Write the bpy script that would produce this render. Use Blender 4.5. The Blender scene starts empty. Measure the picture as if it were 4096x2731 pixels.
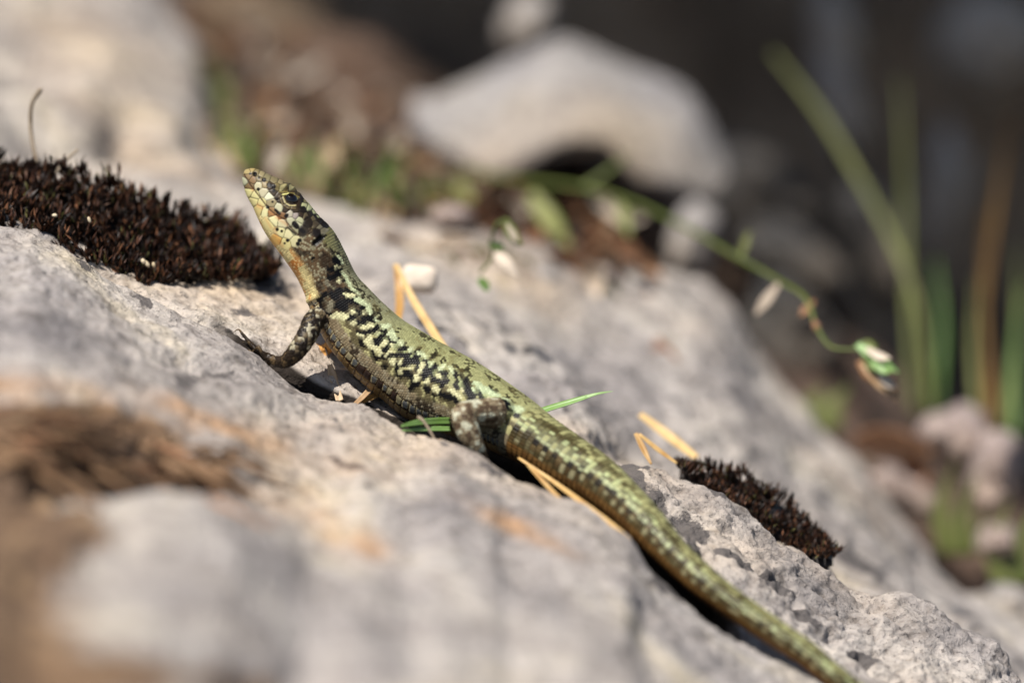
import bpy, math, random
import numpy as np
from mathutils import Vector

# ------------------------------------------------------------------ camera, sky, sun
# All modelling is written in millimetres and scaled by MM when meshes are made.
MM = 0.001
D, K, PITCH = 700.0, 28.0, math.radians(15)     # focus distance, photo pixels per mm there, tilt
FWD = np.array([0.0, math.cos(PITCH), -math.sin(PITCH)])
UPV = np.array([0.0, math.sin(PITCH), math.cos(PITCH)])
RGT = np.array([1.0, 0.0, 0.0])
CAM = -D * FWD
SUN_TO = np.array([-0.36, -0.32, 1.0]); SUN_TO /= np.linalg.norm(SUN_TO)

sc = bpy.context.scene
col = sc.collection
cam = bpy.data.cameras.new('camera')
cam_o = bpy.data.objects.new('camera', cam); col.objects.link(cam_o)
cam.sensor_width = 22.3
cam.lens = 22.3 * D * K / 4096.0
cam.clip_start, cam.clip_end = 0.01, 200.0
cam.dof.use_dof = True
cam.dof.focus_distance = (D + 0.0) * MM
cam.dof.aperture_fstop = 4.7
cam_o.location = Vector(CAM * MM)
cam_o.rotation_euler = (math.radians(90) - PITCH, 0, 0)
sc.camera = cam_o

world = bpy.data.worlds.new('World'); sc.world = world; world.use_nodes = True
wn = world.node_tree
bg = wn.nodes['Background']
sky = wn.nodes.new('ShaderNodeTexSky'); sky.sky_type = 'NISHITA'; sky.sun_disc = False
sky.sun_elevation = math.asin(SUN_TO[2]); sky.sun_rotation = math.atan2(SUN_TO[0], SUN_TO[1])
wn.links.new(sky.outputs[0], bg.inputs[0]); bg.inputs[1].default_value = 0.07
sun = bpy.data.lights.new('sun', 'SUN'); sun.energy = 4.6; sun.angle = math.radians(0.53); sun.color = (1.0, 0.95, 0.88)
sun_o = bpy.data.objects.new('sun', sun); col.objects.link(sun_o)
sun_o.rotation_euler = Vector(-SUN_TO).to_track_quat('-Z', 'Y').to_euler()
sun_o.location = (0, 0, 2)
vs = sc.view_settings
vs.view_transform = 'Standard'; vs.look = 'None'; vs.exposure = 0.62; vs.gamma = 1.0; vs.use_curve_mapping = False
sc.cycles.use_denoising = True

# ------------------------------------------------------------------ helpers
def W(px, py, d):
    """photo pixel (4096 frame) + depth behind the focal plane (mm) -> world mm"""
    px, py, d = np.broadcast_arrays(np.asarray(px, float), np.asarray(py, float), np.asarray(d, float))
    z = D + d
    return CAM + z[..., None] * (FWD + ((px - 2048.0) / K / D)[..., None] * RGT + ((1365.5 - py) / K / D)[..., None] * UPV)

def PJ(p):
    q = p - CAM
    z = q @ FWD
    return 2048.0 + (q @ RGT) / z * D * K, 1365.5 - (q @ UPV) / z * D * K, z - D

def h3(i, j, k, seed=0):
    h = (i.astype(np.int64) * 374761393 + j.astype(np.int64) * 668265263 + k.astype(np.int64) * 2147483647 + seed * 974711) & 0xFFFFFFFF
    h = ((h ^ (h >> 13)) * 1274126177) & 0xFFFFFFFF
    h = ((h ^ (h >> 16)) * 2246822519) & 0xFFFFFFFF
    return ((h ^ (h >> 15)) & 0xFFFFFF) / float(0xFFFFFF)

def vnoise(p, seed=0):
    f = np.floor(p); t = p - f; t = t * t * (3 - 2 * t)
    i, j, k = f[..., 0].astype(np.int64), f[..., 1].astype(np.int64), f[..., 2].astype(np.int64)
    r = 0
    for a in (0, 1):
        wa = t[..., 0] if a else 1 - t[..., 0]
        for b in (0, 1):
            wb = t[..., 1] if b else 1 - t[..., 1]
            for c in (0, 1):
                wc = t[..., 2] if c else 1 - t[..., 2]
                r = r + wa * wb * wc * h3(i + a, j + b, k + c, seed)
    return r * 2 - 1

def fbm(p, lam, octv=4, seed=0, gain=0.5):
    a, s, tot = 1.0, 1.0 / lam, 0
    for o in range(octv):
        tot = tot + a * vnoise(p * s + 17.3 * o, seed + o)
        a *= gain; s *= 2.03
    return tot

def worley(p, size, seed=0):
    """nearest / second nearest jittered cell; returns d1, d2, id-hash"""
    q = p / size; f = np.floor(q).astype(np.int64)
    n = len(q); d1 = np.full(n, 9.0); d2 = np.full(n, 9.0); idh = np.zeros(n)
    for a in (-1, 0, 1):
        for b in (-1, 0, 1):
            for c in (-1, 0, 1):
                i, j, k = f[:, 0] + a, f[:, 1] + b, f[:, 2] + c
                cx = i + .15 + .7 * h3(i, j, k, seed); cy = j + .15 + .7 * h3(i, j, k, seed + 1); cz = k + .15 + .7 * h3(i, j, k, seed + 2)
                d = np.sqrt((q[:, 0] - cx) ** 2 + (q[:, 1] - cy) ** 2 + (q[:, 2] - cz) ** 2)
                near = d < d1
                d2 = np.where(near, d1, np.minimum(d2, d)); idh = np.where(near, h3(i, j, k, seed + 3), idh); d1 = np.where(near, d, d1)
    return d1, d2, idh

def sstep(a, b, x):
    t = np.clip((x - a) / (b - a), 0, 1); return t * t * (3 - 2 * t)

def lin(c):
    c = np.asarray(c, float) / 255.0
    return np.where(c <= 0.04045, c / 12.92, ((c + 0.055) / 1.055) ** 2.4)

def seg(px, py, x1, y1, x2, y2):
    dx, dy = x2 - x1, y2 - y1
    L = dx * dx + dy * dy
    t = np.clip(((px - x1) * dx + (py - y1) * dy) / L, 0, 1) if L > 0 else 0
    return np.hypot(px - x1 - t * dx, py - y1 - t * dy)

def spline(P, n_per=10):
    """Catmull-Rom through the rows of P"""
    P = np.asarray(P, float); Q = np.vstack([2 * P[0] - P[1], P, 2 * P[-1] - P[-2]])
    out = []
    for i in range(1, len(Q) - 2):
        t = np.linspace(0, 1, n_per, endpoint=False)[:, None]
        p0, p1, p2, p3 = Q[i - 1], Q[i], Q[i + 1], Q[i + 2]
        out.append(0.5 * ((2 * p1) + (-p0 + p2) * t + (2 * p0 - 5 * p1 + 4 * p2 - p3) * t ** 2 + (-p0 + 3 * p1 - 3 * p2 + p3) * t ** 3))
    out.append(P[-1:])
    return np.vstack(out)

def nrm(v):
    return v / np.maximum(np.linalg.norm(v, axis=-1, keepdims=True), 1e-12)

def gsmooth(a, sig, axis):
    r = int(3 * sig) + 1
    k = np.exp(-0.5 * (np.arange(-r, r + 1) / sig) ** 2); k /= k.sum()
    pad = [(0, 0)] * a.ndim; pad[axis] = (r, r)
    b = np.pad(a, pad, mode='edge')
    return np.apply_along_axis(lambda m: np.convolve(m, k, mode='valid'), axis, b)

ORG = {}
def mesh_obj(name, V, F, mat=None, parent=None, smooth=True, attrs=None, colattr=None, origin=None):
    """V in mm world (or relative to origin); F quads/tris array or list"""
    V = np.asarray(V, float)
    o3 = np.zeros(3) if origin is None else np.asarray(origin, float)
    me = bpy.data.meshes.new(name)
    Vm = ((V - o3) * MM).astype(np.float32)
    if isinstance(F, np.ndarray):
        n, k = F.shape
        me.vertices.add(len(Vm)); me.vertices.foreach_set('co', Vm.ravel())
        me.loops.add(n * k); me.loops.foreach_set('vertex_index', F.astype(np.int32).ravel())
        me.polygons.add(n); me.polygons.foreach_set('loop_start', np.arange(0, n * k, k, dtype=np.int32))
        me.update(calc_edges=True)
    else:
        me.from_pydata([tuple(v) for v in Vm], [], [tuple(int(i) for i in f) for f in F]); me.update()
    if smooth:
        me.polygons.foreach_set('use_smooth', np.ones(len(me.polygons), bool))
    for nm, arr in (attrs or {}).items():
        at = me.attributes.new(nm, 'FLOAT', 'POINT'); at.data.foreach_set('value', np.asarray(arr, np.float32))
    if colattr is not None:
        at = me.attributes.new('Col', 'FLOAT_COLOR', 'POINT')
        c4 = np.ones((len(Vm), 4), np.float32); c4[:, :3] = colattr
        at.data.foreach_set('color', c4.ravel())
    if mat: me.materials.append(mat)
    ob = bpy.data.objects.new(name, me); col.objects.link(ob)
    if parent is not None:
        ob.parent = parent
        po = np.array(ORG.get(parent.name, (0, 0, 0)))
        ob.location = Vector((o3 - po) * MM)
    else:
        ob.location = Vector(o3 * MM)
    return ob

def empty(name, loc):
    e = bpy.data.objects.new(name, None); col.objects.link(e)
    e.location = Vector(np.asarray(loc, float) * MM); e.empty_display_size = 0.005
    ORG[e.name] = [float(x) for x in loc]
    return e

def tag(o, label=None, cat=None, group=None, kind=None):
    if label: o['label'] = label
    if cat: o['category'] = cat
    if group: o['group'] = group
    if kind: o['kind'] = kind
    return o

def grid_faces(nr, nc, wrap=False):
    i = np.arange(nr - 1)[:, None] * nc; j = np.arange(nc if wrap else nc - 1)[None, :]
    j2 = (j + 1) % nc
    return np.stack([i + j, i + j2, i + nc + j2, i + nc + j], -1).reshape(-1, 4)

def tube(P, R, nseg=10, caps=True):
    """tapered tube with rounded ends; returns V, F (list)"""
    P = np.asarray(P, float); R = np.asarray(R, float)
    T = nrm(np.gradient(P, axis=0))
    ref = np.array([0.3, 0.9, 0.2]) if abs(T[0] @ np.array([0, 0, 1.0])) > 0.9 else np.array([0, 0, 1.0])
    A = nrm(np.cross(T, ref)); B = np.cross(T, A)
    if caps:
        e0 = [(P[0] - T[0] * R[0] * f, R[0] * g) for f, g in ((0.95, 0.3), (0.7, 0.7))]
        e1 = [(P[-1] + T[-1] * R[-1] * f, R[-1] * g) for f, g in ((0.7, 0.7), (0.95, 0.3))]
        P = np.vstack([[e[0] for e in e0], P, [e[0] for e in e1]]); R = np.concatenate([[e[1] for e in e0], R, [e[1] for e in e1]])
        A = np.vstack([A[:1], A[:1], A, A[-1:], A[-1:]]); B = np.vstack([B[:1], B[:1], B, B[-1:], B[-1:]])
    th = np.linspace(0, 2 * np.pi, nseg, endpoint=False)
    V = P[:, None] + R[:, None, None] * (np.cos(th)[None, :, None] * A[:, None] + np.sin(th)[None, :, None] * B[:, None])
    n = len(P); V = V.reshape(-1, 3)
    F = [tuple(f) for f in grid_faces(n, nseg, True)]
    V = np.vstack([V, P[0], P[-1]])
    a, b = n * nseg, n * nseg + 1
    for j in range(nseg):
        F.append((a, (j + 1) % nseg, j)); F.append((b, (n - 1) * nseg + j, (n - 1) * nseg + (j + 1) % nseg))
    return V, F

def join(parts):
    VV, FF, o = [], [], 0
    for V, F in parts:
        VV.append(V); FF += [tuple(i + o for i in f) for f in F]; o += len(V)
    return np.vstack(VV), FF

# ------------------------------------------------------------------ materials
def new_mat(name):
    m = bpy.data.materials.new(name); m.use_nodes = True
    nt = m.node_tree; b = nt.nodes['Principled BSDF']
    return m, nt, b

def N(nt, t, **kw):
    n = nt.nodes.new(t)
    for k, v in kw.items():
        if k == 'inp':
            for kk, vv in v.items(): n.inputs[kk].default_value = vv
        else: setattr(n, k, v)
    return n

def noise_node(nt, scale, detail=4, rough=0.55, vec=None, dist=0.0):
    n = N(nt, 'ShaderNodeTexNoise', inp={'Scale': scale, 'Detail': detail, 'Roughness': rough, 'Distortion': dist})
    if vec is not None: nt.links.new(vec, n.inputs['Vector'])
    return n

def ramp(nt, fac, stops):
    r = N(nt, 'ShaderNodeValToRGB'); e = r.color_ramp.elements
    while len(e) < len(stops): e.new(0.5)
    for el, (p, c) in zip(e, stops):
        el.position = p; el.color = (*c, 1) if len(c) == 3 else c
    nt.links.new(fac, r.inputs[0]); return r

def mix(nt, fac, a, b, mode='MIX'):
    m = N(nt, 'ShaderNodeMix', data_type='RGBA', blend_type=mode)
    for sock, v in ((0, fac), (6, a), (7, b)):
        if hasattr(v, 'is_linked') or hasattr(v, 'links'): nt.links.new(v, m.inputs[sock])
        elif isinstance(v, (int, float)): m.inputs[sock].default_value = v
        else: m.inputs[sock].default_value = (*v, 1)
    return m.outputs[2]

def math_n(nt, op, a, b=0.0, clamp=False):
    m = N(nt, 'ShaderNodeMath', operation=op, use_clamp=clamp)
    for i, v in enumerate((a, b)):
        if hasattr(v, 'links'): nt.links.new(v, m.inputs[i])
        else: m.inputs[i].default_value = v
    return m.outputs[0]

def rock_mat(name, cols, dark=(0.065, 0.058, 0.056), soil=(0.15, 0.085, 0.045), attrs=True, sc1=45.0, bump=1.0):
    m, nt, b = new_mat(name)
    tc = N(nt, 'ShaderNodeTexCoord').outputs['Object']
    n1 = noise_node(nt, sc1, 6, 0.6, tc, 0.4)
    base = ramp(nt, n1.outputs[0], [(0.30, cols[0]), (0.47, cols[1]), (0.56, cols[2]), (0.72, cols[3])]).outputs[0]
    nL = noise_node(nt, sc1 * 0.45, 3, 0.5, tc)
    base = mix(nt, 1.0, base, ramp(nt, nL.outputs[0], [(0.35, (0.92, 0.94, 0.99)), (0.5, (1, 1, 1)), (0.66, (1.04, 0.93, 0.80))]).outputs[0], 'MULTIPLY')
    n2 = noise_node(nt, 320, 7, 0.7, tc)
    r2 = ramp(nt, n2.outputs[0], [(0.3, (0.48, 0.455, 0.43)), (0.52, (1, 1, 1)), (0.75, (1.15, 1.12, 1.08))]).outputs[0]
    c = mix(nt, 1.0, base, r2, 'MULTIPLY')
    n3 = noise_node(nt, 1100, 4, 0.65, tc)
    f3 = ramp(nt, n3.outputs[0], [(0.58, (0, 0, 0)), (0.66, (1, 1, 1))]).outputs[0]
    c = mix(nt, math_n(nt, 'MULTIPLY', f3, 0.7), c, dark)
    n4 = noise_node(nt, 130, 8, 0.72, tc, 0.6)
    f4 = ramp(nt, n4.outputs[0], [(0.60, (0, 0, 0)), (0.68, (1, 1, 1))]).outputs[0]
    c = mix(nt, math_n(nt, 'MULTIPLY', f4, 0.62), c, tuple(0.45 * x for x in cols[0]))
    bfac = 1.0
    if attrs:
        li = N(nt, 'ShaderNodeAttribute', attribute_name='lichen').outputs['Fac']
        n5 = noise_node(nt, 260, 8, 0.75, tc, 0.5)
        fl = math_n(nt, 'ADD', li, math_n(nt, 'MULTIPLY', math_n(nt, 'SUBTRACT', n5.outputs[0], 0.5), 1.6))
        fl = ramp(nt, fl, [(0.42, (0, 0, 0)), (0.52, (1, 1, 1))]).outputs[0]
        dk = mix(nt, n3.outputs[0], dark, tuple(1.9 * x for x in dark))
        c = mix(nt, math_n(nt, 'MULTIPLY', fl, 0.93), c, dk)
        so = N(nt, 'ShaderNodeAttribute', attribute_name='soil').outputs['Fac']
        n6 = noise_node(nt, 110, 8, 0.75, tc)
        fs = math_n(nt, 'ADD', so, math_n(nt, 'MULTIPLY', math_n(nt, 'SUBTRACT', n6.outputs[0], 0.5), 1.3))
        fs = ramp(nt, fs, [(0.38, (0, 0, 0)), (0.62, (1, 1, 1))]).outputs[0]
        n7 = noise_node(nt, 200, 6, 0.7, tc)
        sc_ = ramp(nt, n7.outputs[0], [(0.3, tuple(0.35 * x for x in soil)), (0.5, soil), (0.68, (0.36, 0.23, 0.12))]).outputs[0]
        c = mix(nt, math_n(nt, 'MULTIPLY', fs, 0.92), c, sc_)
        oc = N(nt, 'ShaderNodeAttribute', attribute_name='ochre').outputs['Fac']
        c = mix(nt, math_n(nt, 'MULTIPLY', oc, math_n(nt, 'ADD', n6.outputs[0], 0.1)), c, (0.46, 0.25, 0.11))
        hu_shade = N(nt, 'ShaderNodeAttribute', attribute_name='humus_shade').outputs['Fac']
        c = mix(nt, hu_shade, c, (0.022, 0.016, 0.012))  # near-black paint for the shade in the gully, with dark earth
    nt.links.new(c, b.inputs['Base Color'])
    b.inputs['Roughness'].default_value = 0.85; b.inputs['Specular IOR Level'].default_value = 0.25
    h = math_n(nt, 'ADD', math_n(nt, 'MULTIPLY', n2.outputs[0], 1.0), math_n(nt, 'MULTIPLY', n3.outputs[0], 0.35))
    bp = N(nt, 'ShaderNodeBump', inp={'Strength': 1.0, 'Distance': 0.0011 * bump})
    nt.links.new(h, bp.inputs['Height']); nt.links.new(bp.outputs[0], b.inputs['Normal'])
    return m

def simple_mat(name, c1, c2, scale=300, rough=0.6, spec=0.4, sss=0.0, trans=0.0, stretch=None, bump=0.0):
    m, nt, b = new_mat(name)
    tc = N(nt, 'ShaderNodeTexCoord').outputs['Object']
    n = noise_node(nt, scale, 5, 0.6, tc)
    oi = N(nt, 'ShaderNodeObjectInfo').outputs['Random']
    f = math_n(nt, 'ADD', n.outputs[0], math_n(nt, 'MULTIPLY', math_n(nt, 'SUBTRACT', oi, 0.5), 0.35))
    c = ramp(nt, f, [(0.32, c1), (0.68, c2)]).outputs[0]
    nt.links.new(c, b.inputs['Base Color'])
    b.inputs['Roughness'].default_value = rough; b.inputs['Specular IOR Level'].default_value = spec
    if trans > 0:
        tr = N(nt, 'ShaderNodeBsdfTranslucent'); nt.links.new(c, tr.inputs[0])
        mx = N(nt, 'ShaderNodeMixShader'); mx.inputs[0].default_value = trans
        nt.links.new(b.outputs[0], mx.inputs[1]); nt.links.new(tr.outputs[0], mx.inputs[2])
        nt.links.new(mx.outputs[0], nt.nodes['Material Output'].inputs[0])
    if bump > 0:
        bp = N(nt, 'ShaderNodeBump', inp={'Strength': 0.7, 'Distance': bump})
        nt.links.new(n.outputs[0], bp.inputs['Height']); nt.links.new(bp.outputs[0], b.inputs['Normal'])
    return m

def col_mat(name, rough=0.5, spec=0.4, bump=0.0, bscale=2500):
    m, nt, b = new_mat(name)
    a = N(nt, 'ShaderNodeAttribute', attribute_name='Col').outputs['Color']
    nt.links.new(a, b.inputs['Base Color'])
    b.inputs['Roughness'].default_value = rough; b.inputs['Specular IOR Level'].default_value = spec
    if bump:
        tc = N(nt, 'ShaderNodeTexCoord').outputs['Object']
        n = noise_node(nt, bscale, 2, 0.5, tc)
        bp = N(nt, 'ShaderNodeBump', inp={'Strength': 0.4, 'Distance': bump})
        nt.links.new(n.outputs[0], bp.inputs['Height']); nt.links.new(bp.outputs[0], b.inputs['Normal'])
    return m

M_ROCK = rock_mat('limestone', [(0.235, 0.212, 0.20), (0.39, 0.348, 0.315), (0.49, 0.44, 0.39), (0.53, 0.455, 0.335)])
M_STONE = rock_mat('pale_stone', [(0.34, 0.32, 0.32), (0.44, 0.41, 0.39), (0.48, 0.44, 0.40), (0.52, 0.46, 0.37)], attrs=False, sc1=25, bump=2)
M_STONE_SUNLIT = rock_mat('pale_stone_sunlit', [(0.55, 0.49, 0.42), (0.65, 0.58, 0.50), (0.70, 0.63, 0.54), (0.70, 0.62, 0.50)], attrs=False, sc1=20, bump=2)  # dappled sunlight on the wall stones is put into this paler colour
M_PINK = rock_mat('pink_stone', [(0.36, 0.29, 0.27), (0.46, 0.37, 0.34), (0.50, 0.41, 0.37), (0.50, 0.43, 0.36)], attrs=False, sc1=30, bump=2)
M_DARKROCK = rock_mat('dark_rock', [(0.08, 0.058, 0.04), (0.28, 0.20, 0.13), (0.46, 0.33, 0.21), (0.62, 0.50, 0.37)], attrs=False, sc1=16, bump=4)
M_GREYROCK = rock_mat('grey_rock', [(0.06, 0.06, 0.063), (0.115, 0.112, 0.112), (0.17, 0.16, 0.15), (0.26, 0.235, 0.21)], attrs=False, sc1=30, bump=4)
M_SOIL = rock_mat('soil', [(0.05, 0.032, 0.022), (0.13, 0.085, 0.06), (0.23, 0.15, 0.11), (0.36, 0.26, 0.20)], attrs=False, sc1=30, bump=4)
M_SKIN = col_mat('lizard_skin', 0.42, 0.16)
M_MOSS = col_mat('moss_leaf', 0.55, 0.35)
M_STRAW = simple_mat('dry_straw', (0.42, 0.23, 0.07), (0.62, 0.42, 0.17), 500, 0.45, 0.5, trans=0.15)
M_HUSK = simple_mat('dry_husk', (0.36, 0.22, 0.11), (0.62, 0.46, 0.29), 400, 0.55, 0.4, trans=0.2)
M_GRASS = simple_mat('grass_green', (0.10, 0.20, 0.04), (0.22, 0.34, 0.10), 200, 0.4, 0.5, trans=0.3)
M_CUT = simple_mat('cut_grass_green', (0.18, 0.33, 0.07), (0.32, 0.48, 0.19), 200, 0.4, 0.5, trans=0.3)
M_STEM = simple_mat('stem_green', (0.10, 0.13, 0.03), (0.19, 0.21, 0.06), 100, 0.5, 0.4, trans=0.2)
M_DRYLEAF = simple_mat('dead_leaf', (0.16, 0.07, 0.035), (0.44, 0.24, 0.13), 90, 0.7, 0.3, trans=0.2, bump=0.0004)
M_PALELEAF = simple_mat('bleached_leaf', (0.50, 0.40, 0.30), (0.66, 0.56, 0.45), 90, 0.65, 0.3, trans=0.2)
M_STALK = simple_mat('brown_stalk', (0.16, 0.12, 0.08), (0.32, 0.26, 0.19), 200, 0.6, 0.3)
M_SEED = simple_mat('pale_seed', (0.42, 0.33, 0.2), (0.58, 0.48, 0.33), 400, 0.5, 0.4)
M_TWIG = simple_mat('dark_twig', (0.05, 0.04, 0.035), (0.13, 0.10, 0.08), 400, 0.7, 0.3)
m, nt, b = new_mat('eye_black'); b.inputs['Base Color'].default_value = (0.004, 0.003, 0.003, 1); b.inputs['Roughness'].default_value = 0.04
b.inputs['Specular IOR Level'].default_value = 0.6; M_EYE = m
m, nt, b = new_mat('iris_brown'); b.inputs['Base Color'].default_value = (0.10, 0.035, 0.008, 1); b.inputs['Roughness'].default_value = 0.15; M_IRIS = m
m, nt, b = new_mat('claw_horn'); b.inputs['Base Color'].default_value = (0.10, 0.065, 0.03, 1); b.inputs['Roughness'].default_value = 0.35; M_CLAW = m

q = 1.7415  # the 2352-wide view of the photo -> 4096 frame
# ------------------------------------------------------------------ the rock slope the lizard lies on
CA = np.array([  # crest of the near slab: px, py, depth
    (-900, 470, -2), (-400, 700, -1), (0, 897, 0), (122, 914, 0), (296, 1010, 0), (505, 1149, 0), (697, 1245, -1), (906, 1338, -2), (1080, 1467, -3),
    (1202, 1567, -4), (1289, 1593, -5), (1445, 1604, -8), (1620, 1724, -13), (1811, 1764, -18), (1968, 1836, -21), (2038, 1900, -22), (2316, 2005, -28),
    (2525, 2148, -32), (2590, 2268, -33), (2786, 2440, -35), (2960, 2575, -36), (3200, 2690, -34), (3600, 2880, -30), (4300, 3250, -26), (5000, 3600, -24)], float)
GD = np.array([(-900, 2), (0, 3), (500, 2.5), (900, 2.6), (1080, 3.4), (1300, 4.0), (1450, 4.5), (1620, 5), (1811, 11), (2300, 14), (2600, 13), (2850, 7), (2980, 2), (3100, .3), (5000, .2)], float)
L6 = np.array([(-900, 440, 8), (0, 862, 8), (500, 1120, 7), (750, 1250, 4), (900, 1300, 3), (1100, 1436, 1), (1300, 1560, -1), (1450, 1606, -1), (1620, 1690, -1), (1800, 1720, -2), (2000, 1740, -3),
               (2300, 1880, -9), (2600, 2120, -17), (2850, 2370, -23), (2960, 2500, -26), (3100, 2600, -27), (3400, 2700, -25), (4000, 3000, -21), (5000, 3500, -18)], float)
L7 = np.array([(-900, 380, 20), (0, 790, 20), (500, 1060, 17), (900, 1185, 17), (1100, 1250, 16), (1300, 1350, 15), (1450, 1430, 15), (1620, 1540, 14), (1800, 1600, 13),
               (2000, 1680, 11), (2200, 1760, 8), (2438, 1846, 5), (2595, 1872, 4), (2873, 1985, 3), (3135, 2177, 3), (3413, 2372, 3), (3480, 2385, 3), (3600, 2395, 3), (3709, 2429, 3),
               (3884, 2525, 3), (4096, 2708, 2), (5000, 3300, 0)], float)
L10 = np.array([(-900, 250, 75), (0, 600, 75), (500, 820, 70), (900, 960, 65), (1300, 1060, 60), (1620, 1110, 50), (2000, 1230, 55), (2438, 1480, 65), (2873, 1650, 70),
                (3300, 1960, 75), (3700, 2290, 80), (4096, 2480, 80), (5000, 2900, 80)], float)
L11 = np.array([(-900, -900, 290), (0, -420, 250), (400, -200, 235), (600, 20, 225), (700, 160, 210), (760, 330, 190), (830, 560, 160), (960, 700, 135), (1300, 820, 120), (1600, 890, 112), (2000, 960, 110),
                (2400, 1090, 115), (2700, 1100, 120), (2820, 1130, 122), (2960, 1264, 122), (3135, 1490, 122), (3309, 1712, 120), (3483, 1860, 115), (3657, 2090, 110), (3762, 2260, 105), (3850, 2330, 103),
                (4096, 2420, 100), (5000, 2800, 100)], float)

NC = 720
cpx = np.linspace(-850, 4950, NC)
def ln(A, k): return np.interp(cpx, A[:, 0], A[:, k])
cy, cd = ln(CA, 1), ln(CA, 2)
g = np.interp(cpx, GD[:, 0], GD[:, 1])
y6, d6 = ln(L6, 1), ln(L6, 2)
y7, d7 = ln(L7, 1), ln(L7, 2)
y10, d10 = ln(L10, 1), ln(L10, 2)
y11, d11 = ln(L11, 1), ln(L11, 2)
rd = sstep(2250, 2550, cpx)                     # right-hand ridge is a real step
y8 = (1 - rd) * (y7 - 25) + rd * (y7 + 70); d8 = d7 + 4 + 6 * rd
y9 = (1 - rd) * (y7 - 80) + rd * (y7 + 60); d9 = d7 + 12 + 12 * rd
yb = 3500.0
uc = sstep(1600, 1850, cpx) * (1 - sstep(2860, 2990, cpx))     # undercut crack below the tail
lines = [(np.full(NC, yb), cd - 0.105 * (yb - cy)),
         (cy + 0.35 * (yb - cy), cd - 0.105 * 0.35 * (yb - cy)),
         (cy + 0.06 * (yb - cy), cd - 0.105 * 0.06 * (yb - cy)),
         (cy, cd),
         (cy + g * 20, cd + 1.2 + 0.1 * g),
         (np.maximum(cy + g * 27, 0.5 * (cy + y6) + g * 20), 0.5 * (cd + d6) + 0.3 + uc * (0.5 * (d6 - cd) + 2.5)),
         (y6, d6), (y7, d7), (y8, d8), (y9, d9), (y10, d10), (y11, d11),
         (y11 + 150, d11 + 10), (y11 + 900, d11 + 40)]
cnt = [60, 90, 60, 30, 34, 40, 150, 26, 30, 80, 90, 14, 16]
Y, Dp, tl = [], [], []
for i, n in enumerate(cnt):
    t = np.linspace(0, 1, n, endpoint=(i == len(cnt) - 1))[:, None]
    Y.append((1 - t) * lines[i][0] + t * lines[i + 1][0]); Dp.append((1 - t) * lines[i][1] + t * lines[i + 1][1]); tl.append(np.full((n, 1), i) + t)
Y, Dp, tl = np.vstack(Y), np.vstack(Dp), np.vstack(tl)
Y = gsmooth(gsmooth(Y, 2.2, 0), 1.5, 1); Dp = gsmooth(gsmooth(Dp, 2.2, 0), 1.5, 1)
X = np.broadcast_to(cpx, Y.shape)
P = W(X, Y, Dp)
nr = P.shape[0]
def grid_normals(P):
    n = nrm(np.cross(np.gradient(P, axis=1), np.gradient(P, axis=0)))
    return n
def ell(cx, cy_, rx, ry, rot=0.0, pw=2.0):
    """soft ellipse mask in the 2352 view"""
    a = math.radians(rot); dx, dy = X / q - cx, Y / q - cy_
    u = (dx * math.cos(a) + dy * math.sin(a)) / rx; v = (-dx * math.sin(a) + dy * math.cos(a)) / ry
    return np.exp(-(u * u + v * v) ** (pw / 2))
nearA = (tl < 3.02)          # near slab only
Bz = (tl > 5.5)
soil = np.zeros(Y.shape); lich = np.zeros(Y.shape); och = np.zeros(Y.shape); lift = np.zeros(Y.shape)
for e in [(120, 1000, 300, 75, 3), (70, 1290, 190, 330, -5), (420, 1075, 190, 48, 12), (120, 1520, 330, 110, 8), (560, 1560, 140, 45, 15), (250, 990, 250, 40, 5)]:
    soil = np.maximum(soil, nearA * 0.95 * ell(*e, pw=3))
for e in [(700, 1180, 130, 40, 35), (560, 1000, 250, 30, 15), (60, 890, 160, 30, 12), (840, 1245, 50, 30, 30), (1180, 1200, 110, 16, 25)]:
    och = np.maximum(och, nearA * ell(*e))
for e in [(470, 850, 130, 22, 8), (330, 690, 60, 14, 40), (700, 880, 40, 14, 30), (1130, 1075, 60, 16, 30), (200, 610, 40, 10, 35), (800, 1060, 60, 16, 20), (420, 880, 60, 20, 10)]:
    lich = np.maximum(lich, nearA * 0.62 * ell(*e))
for e in [(600, 690, 55, 22, 15), (560, 730, 60, 14, 25), (950, 935, 60, 14, 20), (830, 880, 40, 16, 0)]:
    lich = np.maximum(lich, Bz * 0.6 * ell(*e))
for e in [(1450, 1090, 45, 20, 45), (1500, 1150, 48, 28, 30), (1590, 1200, 55, 28, 35), (1600, 1240, 60, 14, 50), (1790, 1340, 50, 16, 30), (1540, 1345, 60, 22, 40), (1570, 1440, 50, 18, 25), (1500, 1360, 40, 25, 60),
          (1700, 1290, 70, 8, 35), (1850, 1400, 60, 8, 30), (1990, 1490, 40, 12, 10), (1440, 1060, 60, 10, 20), (1620, 1120, 60, 8, 38)]:
    lich = np.maximum(lich, (tl > 2.0) * (tl < 7.3) * 1.0 * ell(*e, pw=3))
lich = np.maximum(lich, (tl > 8) * 0.5 * (ell(110, 330, 90, 40, 20) + ell(270, 290, 60, 40, 40) + ell(330, 370, 60, 22) + ell(80, 60, 60, 20) + ell(40, 190, 60, 20)))
lich = np.maximum(lich, (tl > 7) * 0.5 * (ell(2050, 1330, 160, 30, 35) + ell(1960, 1270, 60, 14, 30)))
hum_shade = sstep(3.15, 3.5, tl) * (1 - sstep(5.75, 6.1, tl)) * uc[None] + sstep(3.1, 3.5, tl) * (1 - sstep(5.95, 6.03, tl + 0.03 * vnoise(np.stack([X / 60, Y / 60, 0 * X], -1), 6))) * (sstep(800, 960, cpx) * (1 - sstep(1600, 1800, cpx)))[None]  # mask of painted shade: gully beside the hand, gap under the tail
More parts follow.
